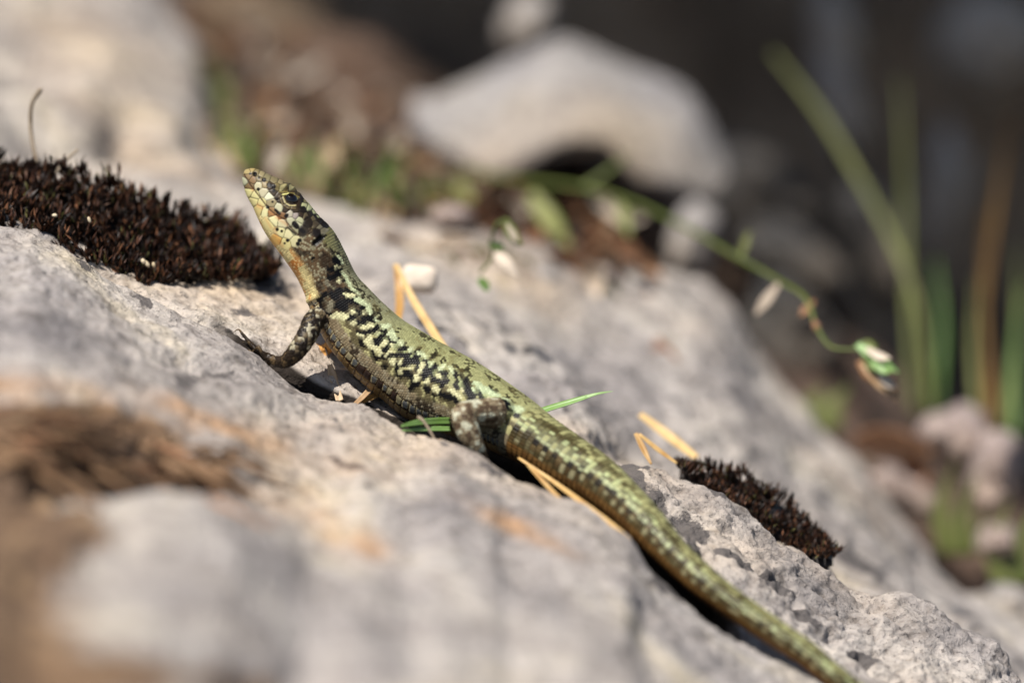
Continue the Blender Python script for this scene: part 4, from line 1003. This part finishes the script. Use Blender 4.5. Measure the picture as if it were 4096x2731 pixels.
def stone(name, c, ax, r, mat, label, cat, seed, rough=0.22, sub=4, boxy=1.0, group=None, dents=()):
    nu, nv2 = 14 * sub, 9 * sub
    u = np.linspace(0, 2 * np.pi, nu, endpoint=False); v_ = np.linspace(0.0, np.pi, nv2)
    Uq, Vq = np.meshgrid(u, v_)
    dr = np.stack([np.sin(Vq) * np.cos(Uq), np.sin(Vq) * np.sin(Uq), np.cos(Vq)], -1)
    sh = np.sign(dr) * np.abs(dr) ** boxy
    rr = 1 + rough * fbm(dr * 1.3 + seed * 3.1, 1.0, 4, seed)
    pts = sh * rr[..., None]
    for (dx, dy, dz, rad, dep) in dents:
        d = np.linalg.norm(dr - nrm(np.array([dx, dy, dz])), axis=-1)
        pts = pts * (1 - dep * np.exp(-(d / rad) ** 2))[..., None]
    pts = c + (pts * r) @ ax
    o = mesh_obj(name, pts.reshape(-1, 3), grid_faces(nv2, nu, True), mat, origin=c)
    return tag(o, label, cat, group)
M_BLOCK = simple_mat('cream_block', (0.62, 0.52, 0.42), (0.74, 0.64, 0.53), 120, 0.7, 0.3, bump=0.0002)
stone('pebble', Q(963, 641, 36), axes(8), (2.8, 2.0, 2.2), M_BLOCK, 'pale cream block pebble behind the lizard shoulder', 'pebble', 3, 0.12, 2, 0.55)

# ------------------------------------------------------------------ ground beyond the slab, back wall
def sheet(name, lines_, cnt_, mat, amp, lam, seed, label, ncol=220, x0=-1200, x1=5600):
    cx = np.linspace(x0, x1, ncol); rows = []
    LL = [(np.interp(cx, *np.array([(p[0], p[1]) for p in L]).T), np.interp(cx, *np.array([(p[0], p[2]) for p in L]).T)) for L in lines_]
    for i, n in enumerate(cnt_):
        t = np.linspace(0, 1, n, endpoint=(i == len(cnt_) - 1))[:, None]
        rows.append(W(np.broadcast_to(cx, (n, ncol)), (1 - t) * LL[i][0] + t * LL[i + 1][0], (1 - t) * LL[i][1] + t * LL[i + 1][1]))
    p = np.vstack(rows)
    n_ = grid_normals(p); n_ = np.where(((n_ @ FWD) > 0)[..., None], -n_, n_)
    p = p + n_ * (amp * fbm(p, lam, 5, seed, .55))[..., None]
    o = mesh_obj(name, p.reshape(-1, 3), grid_faces(*p.shape[:2]), mat)
    return tag(o, label, kind='structure')
sheet('soil_ground', [[(-1200, 1500, 60), (700, 1100, 70), (1300, 1150, 90), (2000, 1250, 95), (2700, 1500, 100), (3300, 2200, 95), (4096, 2900, 90), (5600, 3300, 90)],
                      [(-1200, 300, 160), (700, 600, 150), (1300, 860, 130), (2000, 980, 135), (2700, 1180, 150), (3300, 1750, 150), (3700, 2120, 150), (4096, 2350, 140), (5600, 2700, 140)],
                      [(-1200, -400, 330), (500, -100, 330), (1300, 120, 330), (1700, 330, 320), (2300, 700, 320), (2800, 980, 320), (3500, 1450, 320), (4096, 1900, 320), (5600, 2400, 320)]],
      [40, 90], M_SOIL, 5, 30, 61, 'brown soil behind the limestone slab')
wall_l = [[(-1200, 200, 330), (500, 250, 330), (1300, 420, 330), (1700, 600, 320), (2300, 1000, 320), (2800, 1250, 320), (3500, 1800, 320), (4096, 2200, 320), (5600, 2700, 320)],
          [(-1200, -900, 520), (700, -700, 500), (1300, -300, 420), (1700, 250, 400), (2300, 400, 420), (2800, 600, 430), (3500, 900, 430), (4096, 1000, 420), (5600, 1300, 420)],
          [(-1200, -1500, 540), (700, -1300, 540), (1300, -700, 480), (2300, -500, 480), (3500, -400, 480), (5600, -300, 460)]]
# unseen roof added to shade the hollow: edge x, y by column
RE = np.array([(-1200, -900, 700), (700, -470, 350), (1000, -380, 170), (1300, -328, 90), (1700, -288, 40), (2000, -255, 0), (2300, -226, -20), (2330, -222, -60), (2345, -220, 120), (2400, -206, 120), (2415, -204, -90),
               (2450, -200, -95), (2460, -198, 100), (2500, -187, 100), (2510, -185, -100), (3300, -88, -131), (5600, 500, -131)], float)  # gaps in the added roof drop sun strips on the upright stones
cxw = np.unique(np.concatenate([np.linspace(-1200, 5600, 220), np.linspace(2250, 2600, 70)])); rows = []
LLw = [(np.interp(cxw, *np.array([(p[0], p[1]) for p in L]).T), np.interp(cxw, *np.array([(p[0], p[2]) for p in L]).T)) for L in wall_l]
keys = [W(cxw, *LLw[0]), W(cxw, *LLw[1]), W(cxw, *LLw[2])]
rx_, ry_ = np.interp(cxw, RE[:, 0], RE[:, 1]), np.interp(cxw, RE[:, 0], RE[:, 2])
keys += [keys[2] * [1, 0, 0] + np.stack([0 * rx_, keys[2][:, 1] + 20, 0 * rx_ + 720], -1), np.stack([rx_, ry_, 0 * rx_ + 800], -1), np.stack([rx_, ry_ + 25, 0 * rx_ + 920], -1), np.stack([rx_ * 1.5, 0 * ry_ + 1600, 0 * rx_ + 980], -1)]
for i_, n in enumerate([70, 50, 60, 50, 10, 20]):
    t = np.linspace(0, 1, n, endpoint=(i_ == 5))[:, None, None]
    rows.append((1 - t) * keys[i_] + t * keys[i_ + 1])
pw_ = np.vstack(rows); nw_ = grid_normals(pw_); nw_ = np.where(((nw_ @ FWD) > 0)[..., None], -nw_, nw_)
pw_ = pw_ + nw_ * (16 * fbm(pw_, 60, 5, 71, .55))[..., None]
tag(mesh_obj('rock_wall_shade_roof', pw_.reshape(-1, 3), grid_faces(*pw_.shape[:2]), M_DARKROCK), 'dark shaded rock wall behind the slope with an added unseen shade roof', kind='structure')
# wide ground so that nothing ends in empty space
gp = np.array([[x, y, -160.0 - 0.0 * x] for y in (-3000, -600, 300, 1500, 12000) for x in (-12000, -1500, 0, 1500, 12000)], float)
tag(mesh_obj('ground', gp, grid_faces(5, 5), M_SOIL), 'brown earth around the rocks', kind='structure')

# the big pale boulder
bx = np.array([945, 1000, 1080, 1150, 1200, 1260, 1310, 1370, 1420, 1450, 1500, 1550, 1600, 1640, 1668.])
bt = np.array([258, 233, 200, 165, 135, 100, 82, 110, 140, 160, 172, 190, 222, 290, 385.])
bb_ = np.array([285, 345, 395, 405, 378, 350, 338, 338, 348, 402, 424, 440, 462, 474, 410.])
xs = np.linspace(945, 1668, 90); tq, bq_ = np.interp(xs, bx, bt), np.interp(xs, bx, bb_)
tq, bq_ = gsmooth(tq, 2, 0), gsmooth(bq_, 1.6, 0)
th = np.linspace(0, 2 * np.pi, 48, endpoint=False)
cyq, hq = 0.5 * (tq + bq_), 0.5 * (bq_ - tq)
dd_ = 17 * np.sqrt(np.clip(1 - ((xs - 1310) / 375) ** 2, 0.02, 1))
bp_ = W((xs * q)[:, None] + 0 * th[None], (cyq[:, None] - hq[:, None] * np.sign(np.sin(th)) * np.abs(np.sin(th)) ** .65) * q, 192 + dd_[:, None] * (np.sign(np.cos(th)) * np.abs(np.cos(th)) ** .7)[None] + 13 * np.sin(th)[None] * (dd_ / 17)[:, None])
bn = nrm(bp_ - bp_.mean(1, keepdims=True)); bp_ = bp_ + bn * (fbm(bp_, 16, 5, 81, .6) * 2.6)[..., None]
bv = np.vstack([bp_.reshape(-1, 3), bp_[0].mean(0), bp_[-1].mean(0)])
bf = [tuple(f) for f in grid_faces(90, 48, True)] + [(90 * 48, (j + 1) % 48, j) for j in range(48)] + [(90 * 48 + 1, 89 * 48 + j, 89 * 48 + (j + 1) % 48) for j in range(48)]
tag(mesh_obj('boulder', bv, bf, M_STONE, origin=bp_.reshape(-1, 3).mean(0)), 'big pale hump-shaped boulder overhanging a dark hollow', 'boulder')
def S(x, y, d, rx, ry, rz, ang, mat, label, seed, cat='stone', rough=.25, boxy=.85, name='stone'):
    k = 1 + d / D
    return stone(name, Q(x, y, d), axes(ang), (rx * q / K * k, ry * q / K * k, rz), mat, label, cat, seed, rough, 3, boxy)
S(1330, 520, 225, 260, 150, 30, 15, M_SOIL, 'dark earthy lump in the hollow under the big boulder', 11, rough=.3)
S(1590, 560, 168, 52, 85, 9, 12, M_STONE, 'cream upright stone below the end of the big boulder', 12)
S(1205, 60, 250, 55, 75, 12, 15, M_STONE, 'pale stone on the litter above the big boulder', 13)
S(1915, 70, 330, 45, 110, 16, -8, M_STONE_SUNLIT, 'tall pale stone set in the shaded wall above the long green blade', 14)
S(1930, 250, 325, 38, 130, 16, -16, M_STONE_SUNLIT, 'long leaning pale stone behind the long green blade', 15)
S(2160, 450, 318, 40, 150, 16, 8, M_STONE_SUNLIT, 'upright grey stone in the shade beyond the long green blade', 16)
S(2260, 110, 350, 110, 110, 20, 30, M_STONE_SUNLIT, 'broad grey stone high in the shaded wall', 17)
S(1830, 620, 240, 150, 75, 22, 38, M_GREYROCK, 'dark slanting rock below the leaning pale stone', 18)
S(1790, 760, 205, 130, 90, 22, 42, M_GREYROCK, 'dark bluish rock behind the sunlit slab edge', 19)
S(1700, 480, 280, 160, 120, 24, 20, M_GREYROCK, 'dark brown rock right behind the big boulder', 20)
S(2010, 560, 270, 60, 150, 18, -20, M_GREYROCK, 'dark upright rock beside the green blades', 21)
S(2200, 1010, 122, 78, 75, 10, 35, M_PINK, 'pinkish stone beyond the slab edge', 22)
S(2285, 1080, 116, 60, 80, 9, 15, M_PINK, 'pale pink stone leaning on its pinkish neighbour', 23)
S(2290, 1240, 108, 42, 38, 6, 0, M_PINK, 'small round tan stone below the pink stones', 24)
S(2060, 1120, 124, 90, 40, 9, 25, M_PINK, 'flat tan stone between slab edge and pink stones', 25)
S(1245, 640, 96, 48, 30, 5, 15, M_STONE, 'white chunk of stone on the sunlit slab among litter', 26)
S(1040, 498, 105, 50, 26, 6, 5, M_PINK, 'small flat tan stone among the litter', 27)
S(2330, 1390, 95, 60, 40, 8, 20, M_STONE, 'pale stone at the foot of the slab', 28)

def leaf(name, c, ang, L, wd, curl, mat, label, cat, group=None, seed=0, tilt=0.5, cup=0.4):
    """dead or fresh leaf: pointed oval with midrib fold, curl and thickness"""
    n, m_ = 14, 9
    t = np.linspace(0, 1, n); prof = np.sin(np.pi * t ** 0.8) ** 0.8; prof[0] = prof[-1] = 0.02
    u = np.linspace(-1, 1, m_)
    ax = axes(ang); ex_, ey_ = ax[0], ax[1] * math.cos(tilt) + ax[2] * math.sin(tilt); ez_ = np.cross(ex_, ey_)
    TT, UU = np.meshgrid(t, u, indexing='ij')
    x = (TT - .5) * L; y = UU * prof[:, None] * wd; z = cup * np.abs(UU) * prof[:, None] * wd + curl * L * (TT - .5) ** 2 * 2
    z = z + 0.10 * wd * fbm(np.stack([x / L * 5, y / wd * 2, 0 * x + seed], -1), 1.0, 2, seed)
    p = c + x[..., None] * ex_ + y[..., None] * ey_ + z[..., None] * ez_
    thk = 0.02 * L
    top = p.reshape(-1, 3); bot = (p - thk * ez_).reshape(-1, 3); o = n * m_
    f = [tuple(a) for a in grid_faces(n, m_)] + [tuple(i + o for i in a[::-1]) for a in grid_faces(n, m_)]
    for i in range(n - 1):
        f.append((i * m_, (i + 1) * m_, o + (i + 1) * m_, o + i * m_)); f.append((i * m_ + m_ - 1, o + i * m_ + m_ - 1, o + (i + 1) * m_ + m_ - 1, (i + 1) * m_ + m_ - 1))
    ob = mesh_obj(name, np.vstack([top, bot]), f, mat, origin=c)
    return tag(ob, label, cat, group)
def LF_(x, y, d, ang, L, w_, mat, label, seed, curl=.4, tilt=.6, cat='leaf', group=None, name='dead_leaf'):
    k = (1 + d / D) * q / K
    return leaf(name, Q(x, y, d), ang, L * k, w_ * k, curl, mat, label, cat, group, seed, tilt)
LF_(1300, 600, 100, 12, 120, 34, M_DRYLEAF, 'rust brown curled leaf on the slab among litter', 1)
LF_(1370, 640, 98, 70, 90, 30, M_PALELEAF, 'bleached curled leaf beside the rust brown one', 2)
LF_(1420, 555, 112, 35, 190, 14, M_DRYLEAF, 'narrow reddish dead leaf slanting below the big boulder', 3, .1)
LF_(1480, 600, 108, 38, 120, 18, M_DRYLEAF, 'short red brown leaf at the edge of the dark hollow', 4, .2)
LF_(636, 352, 120, -72, 90, 17, M_PALELEAF, 'pale upright dry leaf behind the lizard snout', 5, .2, .3)
LF_(2050, 1010, 118, 8, 190, 40, M_DRYLEAF, 'tan dead leaf lying beside the pink stones', 6, .2)
LF_(2110, 1075, 121, 60, 90, 35, M_DRYLEAF, 'dark red brown leaf tucked under the pink stones', 7)
LF_(1990, 1070, 120, 20, 120, 26, M_PALELEAF, 'pale dry leaf on the slope below the slab edge', 8)
rg = np.random.default_rng(21)
M_OLIVE2 = simple_mat('olive_scrap', (0.12, 0.12, 0.04), (0.24, 0.23, 0.09), 100, 0.6, 0.3, trans=0.2)
for i in range(170):   # litter behind the slab
    t = rg.random(); x = rg.uniform(430, 1120) if t < .8 else rg.uniform(1000, 1500)
    ycen = np.interp(x, [430, 600, 800, 1000, 1200, 1500], [170, 250, 330, 420, 480, 560]); y = ycen + rg.uniform(-1, 1) * (190 if x < 900 else 60)
    dpt = np.clip(np.interp(y, [-50, 150, 300, 450, 560], [300, 240, 180, 135, 115]) + rg.uniform(-8, 4), 105, 320)
    mt = [M_DRYLEAF, M_DRYLEAF, M_PALELEAF, M_HUSK][rg.integers(0, 4)]
    LF_(x, y, dpt, rg.uniform(-60, 80), rg.uniform(40, 110), rg.uniform(10, 30), mt, {M_DRYLEAF: 'rust brown crumpled dead leaf in the litter behind the slab', M_PALELEAF: 'bleached pale crumpled leaf in the litter behind the slab', M_HUSK: 'tan crumpled husk of a leaf in the litter behind the slab'}[mt], 100 + i, rg.uniform(.1, .8), rg.uniform(0.2, 1.2), 'leaf', 'dead leaves of the litter')
for i in range(34):   # scraps along the top of the sunlit slab
    x = rg.uniform(880, 1560); y = np.interp(x, [880, 1200, 1560], [500, 585, 640]) + rg.uniform(-45, 55)
    dq = gdepth(x * q, y * q, 8, 11) - 1.0
    LF_(x, y, dq, rg.uniform(-40, 70), rg.uniform(25, 75), rg.uniform(6, 16), [M_DRYLEAF, M_HUSK, M_PALELEAF, M_OLIVE2][i % 4], ['small rust brown scrap on top of the sunlit slab', 'small tan scrap on top of the sunlit slab', 'small bleached scrap on top of the sunlit slab', 'small olive scrap on top of the sunlit slab'][i % 4], 300 + i, rg.uniform(.1, .7), rg.uniform(0.3, 1.2), 'scrap', 'scraps on top of the slab', 'dry_scrap')
# green plants
def plant(name, label, base, items, cat='plant', group=None):
    e = empty(name, base); tag(e, label, cat, group)
    for it in items:
        k_, nm, pts, wd, mt = it
        if k_ == 't': add_tube(nm, pts, wd, mt, None, None, parent=e)
        else: blade(nm, pts, wd, mt, None, None, parent=e, fold=.25, up=[.2, -.8, .5])
    return e
def bl(x0, y0, d0, x1, y1, d1, w_, bend=0.0, mt=None, nm='blade'):
    mx, my = .5 * (x0 + x1) + bend * (y1 - y0) * .3, .5 * (y0 + y1) - abs(bend) * 12
    return ('b', nm, [Q(x0, y0, d0), Q(mx, my, .5 * (d0 + d1)), Q(x1, y1, d1)], [w_, w_ * .85, w_ * .12], mt or M_GRASS)
M_OLIVE = simple_mat('olive_green', (0.13, 0.15, 0.04), (0.25, 0.26, 0.09), 100, 0.5, 0.4, trans=0.3)
M_ORANGEST = simple_mat('orange_blade', (0.12, 0.06, 0.015), (0.20, 0.11, 0.03), 100, 0.5, 0.4, trans=0.3)
tuft_lab = ['low green tuft at the corner of the far slab', 'green tuft in the litter below the tan bank', 'bright green tuft behind the pale upright leaf', 'olive tuft on the slope left of the big boulder', 'dark green tuft near the foot of the big boulder', 'thin green tuft under the big boulder tail', 'green tuft behind the lizard nape']
for i, (x, y, d, n, h) in enumerate([(455, 300, 200, 16, 190), (540, 380, 150, 18, 130), (720, 420, 140, 18, 120), (850, 430, 140, 16, 110), (930, 470, 130, 14, 90), (1010, 480, 128, 10, 90), (800, 490, 120, 12, 80)]):
    its = []
    for k in range(n):
        xx = x + rg.uniform(-45, 45); its.append(bl(xx, y + rg.uniform(-5, 35), d + rg.uniform(-8, 8), xx + rg.uniform(-60, 60), y - h * rg.uniform(.4, 1), d + rg.uniform(-12, 12), rg.uniform(.5, 1.1), rg.uniform(-.5, .5), [M_GRASS, M_OLIVE, M_OLIVE, M_OLIVE, M_STEM, M_OLIVE, M_HUSK][rg.integers(0, 7)]))
    plant('grass_tuft', tuft_lab[i], Q(x, y + 20, d), its, 'grass')
# tall grass on the right
plant('grass_plant', 'tall grass with one long slanting green blade in the shade', Q(2130, 930, 150), [
    ('b', 'blade', [Q(2140, 960, 148), Q(2110, 720, 152), Q(2050, 550, 158), Q(1960, 385, 164), Q(1880, 255, 168), Q(1775, 120, 172)], [.7, .65, .62, .6, .55, .25], M_OLIVE),
    ('b', 'blade', [Q(2100, 950, 150), Q(2085, 700, 160), Q(2080, 480, 175), Q(2068, 180, 190)], [.6, .55, .45, .12], M_OLIVE),
    ('b', 'blade', [Q(2150, 960, 150), Q(2165, 760, 158), Q(2150, 600, 165)], [.65, .6, .2], M_GRASS)], 'grass')
plant('grass_plant', 'orange brown and green grass rising beside the pink stones', Q(2270, 960, 135), [
    bl(2265, 980, 132, 2335, 180, 190, .62, .1, M_ORANGEST), bl(2290, 980, 134, 2260, 480, 160, .60, .1, M_ORANGEST), bl(2250, 990, 134, 2240, 640, 150, .61, .1, M_OLIVE), bl(2300, 990, 134, 2340, 560, 160, .60, -.1, M_OLIVE), bl(2330, 1000, 134, 2352, 640, 150, .60, .1, M_GRASS)], 'grass')
plant('grass_tuft', 'green tuft growing in the dark gap below the pink stones', Q(2180, 1280, 112), [bl(2170 + 10 * i_, 1275, 112, 2150 + 22 * i_, 1130 - 40 * (i_ % 3), 112, .60, .3, [M_OLIVE, M_STEM][i_ % 2]) for i_ in range(7)], 'grass')
plant('grass_tuft', 'green tuft at the right end of the slab foot', Q(2330, 1330, 105), [bl(2290 + 14 * i_, 1340, 104, 2270 + 24 * i_, 1200 - 30 * (i_ % 3), 106, .60, .3, [M_OLIVE, M_STEM][i_ % 2]) for i_ in range(6)], 'grass')
plant('grass_tuft', 'small green tuft at the edge of the sunlit slab', Q(1890, 960, 128), [bl(1870 + 10 * i_, 985, 128, 1850 + 20 * i_, 905 - 12 * (i_ % 3), 130, .9, .3, M_OLIVE) for i_ in range(6)], 'grass')
# trailing herb with seed heads
e = plant('trailing_herb', 'trailing green herb with a ragged bud at its end', Q(1060, 395, 135), [
    ('t', 'stem', [Q(1060, 392, 138), Q(1200, 415, 128), Q(1340, 432, 118), Q(1460, 468, 106), Q(1580, 525, 92), Q(1700, 595, 76), Q(1790, 645, 62), Q(1850, 685, 54), Q(1875, 750, 48), Q(1910, 797, 44), Q(1972, 803, 42)], [.46, .46, .44, .42, .4, .38, .34, .32, .3, .28, .24], M_STEM),
    ('t', 'stem', [Q(1340, 432, 118), Q(1390, 400, 118), Q(1440, 360, 120)], [.55, .5, .3], M_STEM),
    ('b', 'leaf', [Q(1220, 440, 122), Q(1260, 500, 118), Q(1310, 570, 112)], [.8, 1.9, .2], M_OLIVE),
    ('b', 'leaf', [Q(1425, 455, 110), Q(1435, 500, 108), Q(1445, 545, 106)], [.5, 1.1, .15], M_OLIVE),
    ('b', 'leaf', [Q(1060, 420, 130), Q(1070, 450, 128), Q(1080, 480, 126)], [.6, 1.4, .2], M_OLIVE),
    ('b', 'leaf', [Q(1790, 650, 62), Q(1760, 690, 60), Q(1735, 722, 60)], [.3, .8, .25], M_PALELEAF),
    ('b', 'bud', [Q(1968, 790, 42), Q(2000, 812, 41), Q(2030, 834, 41), Q(2064, 856, 41)], [.5, .95, .8, .1], M_CUT),
    ('b', 'bud', [Q(1980, 800, 42), Q(2010, 840, 41), Q(2040, 850, 40)], [.6, 1.2, .2], M_STEM),
    ('b', 'bud', [Q(1990, 800, 41), Q(2020, 818, 40), Q(2046, 822, 39)], [.4, .7, .08], M_PALELEAF),
    ('b', 'bud', [Q(1972, 795, 43), Q(1996, 790, 43), Q(2016, 800, 43)], [.4, .7, .1], M_STEM),
    ('b', 'bud', [Q(2000, 830, 40), Q(2030, 850, 39), Q(2056, 846, 38)], [.4, .6, .06], M_CUT),
    ('b', 'dry_calyx', [Q(2010, 850, 41), Q(2040, 880, 40), Q(2058, 890, 40)], [.4, .7, .08], M_PALELEAF),
    ('t', 'node', [Q(1870, 738, 48), Q(1876, 752, 48), Q(1882, 764, 48)], [.3, .62, .3], M_DRYLEAF),
    ('b', 'leaf', [Q(1700, 594, 76), Q(1712, 560, 77), Q(1722, 530, 78)], [.2, .6, .08], M_OLIVE),
    ('b', 'dry_calyx', [Q(1985, 835, 42), Q(2015, 870, 41), Q(2045, 895, 41), Q(2062, 925, 41)], [.6, 1.1, 1.0, .1], M_HUSK),
    ('b', 'dry_calyx', [Q(1972, 830, 42), Q(1995, 860, 42), Q(2010, 880, 42)], [.5, .9, .3], M_DRYLEAF),
    ('b', 'dry_calyx', [Q(1870, 690, 54), Q(1850, 712, 54), Q(1838, 725, 54)], [.3, .6, .1], M_DRYLEAF)])
plant('small_herb', 'small herb with a white and green bud on the litter slab', Q(1110, 600, 50), [
    ('t', 'stem', [Q(1105, 625, 44), Q(1130, 590, 44), Q(1128, 555, 42), Q(1140, 515, 40), Q(1158, 505, 40)], [.25, .25, .25, .22, .2], M_STEM),
    ('b', 'bud', [Q(1158, 502, 40), Q(1172, 528, 40), Q(1185, 550, 40), Q(1200, 565, 40)], [.5, 1.0, .8, .15], M_STEM),
    ('b', 'bud', [Q(1165, 515, 39), Q(1180, 540, 39), Q(1188, 556, 39)], [.2, .45, .1], M_PALELEAF),
    ('b', 'leaf', [Q(1125, 560, 42), Q(1145, 565, 42), Q(1160, 572, 42)], [.3, .6, .1], M_GRASS),
    ('b', 'dry_calyx', [Q(1138, 580, 42), Q(1165, 605, 41), Q(1190, 640, 41)], [.6, .95, .1], M_PALELEAF),
    ('b', 'leaf', [Q(1100, 640, 40), Q(1112, 652, 40), Q(1120, 668, 40)], [.4, .8, .3], M_GRASS)])
# dead grass and brown debris in the foreground hollow
M_DEADBROWN = simple_mat('dead_brown', (0.10, 0.055, 0.028), (0.24, 0.145, 0.08), 100, 0.7, 0.25)
for i in range(60):
    x = rg.uniform(-60, 560); y = np.interp(x, [0, 300, 640], [1000, 1040, 1130]) + rg.uniform(-60, 70); dq = gdepth(x * q, y * q, 0, 3) - 0.5
    L = rg.uniform(80, 240); a = math.radians(rg.uniform(-5, 45))
    x2, y2 = x + L * math.cos(a), y + L * math.sin(a); d2_ = gdepth(x2 * q, y2 * q, 0, 3) - 1.5
    blade('dead_grass', [Q(x, y, dq), Q(.5 * (x + x2), .5 * (y + y2) - 12, .5 * (dq + d2_) - 2), Q(x2, y2, d2_)], [.3, .42, .15], M_DEADBROWN if i % 5 else M_DRYLEAF, 'blurred dead grass strand in the brown foreground hollow', 'dead grass', 'dead grass in the foreground')
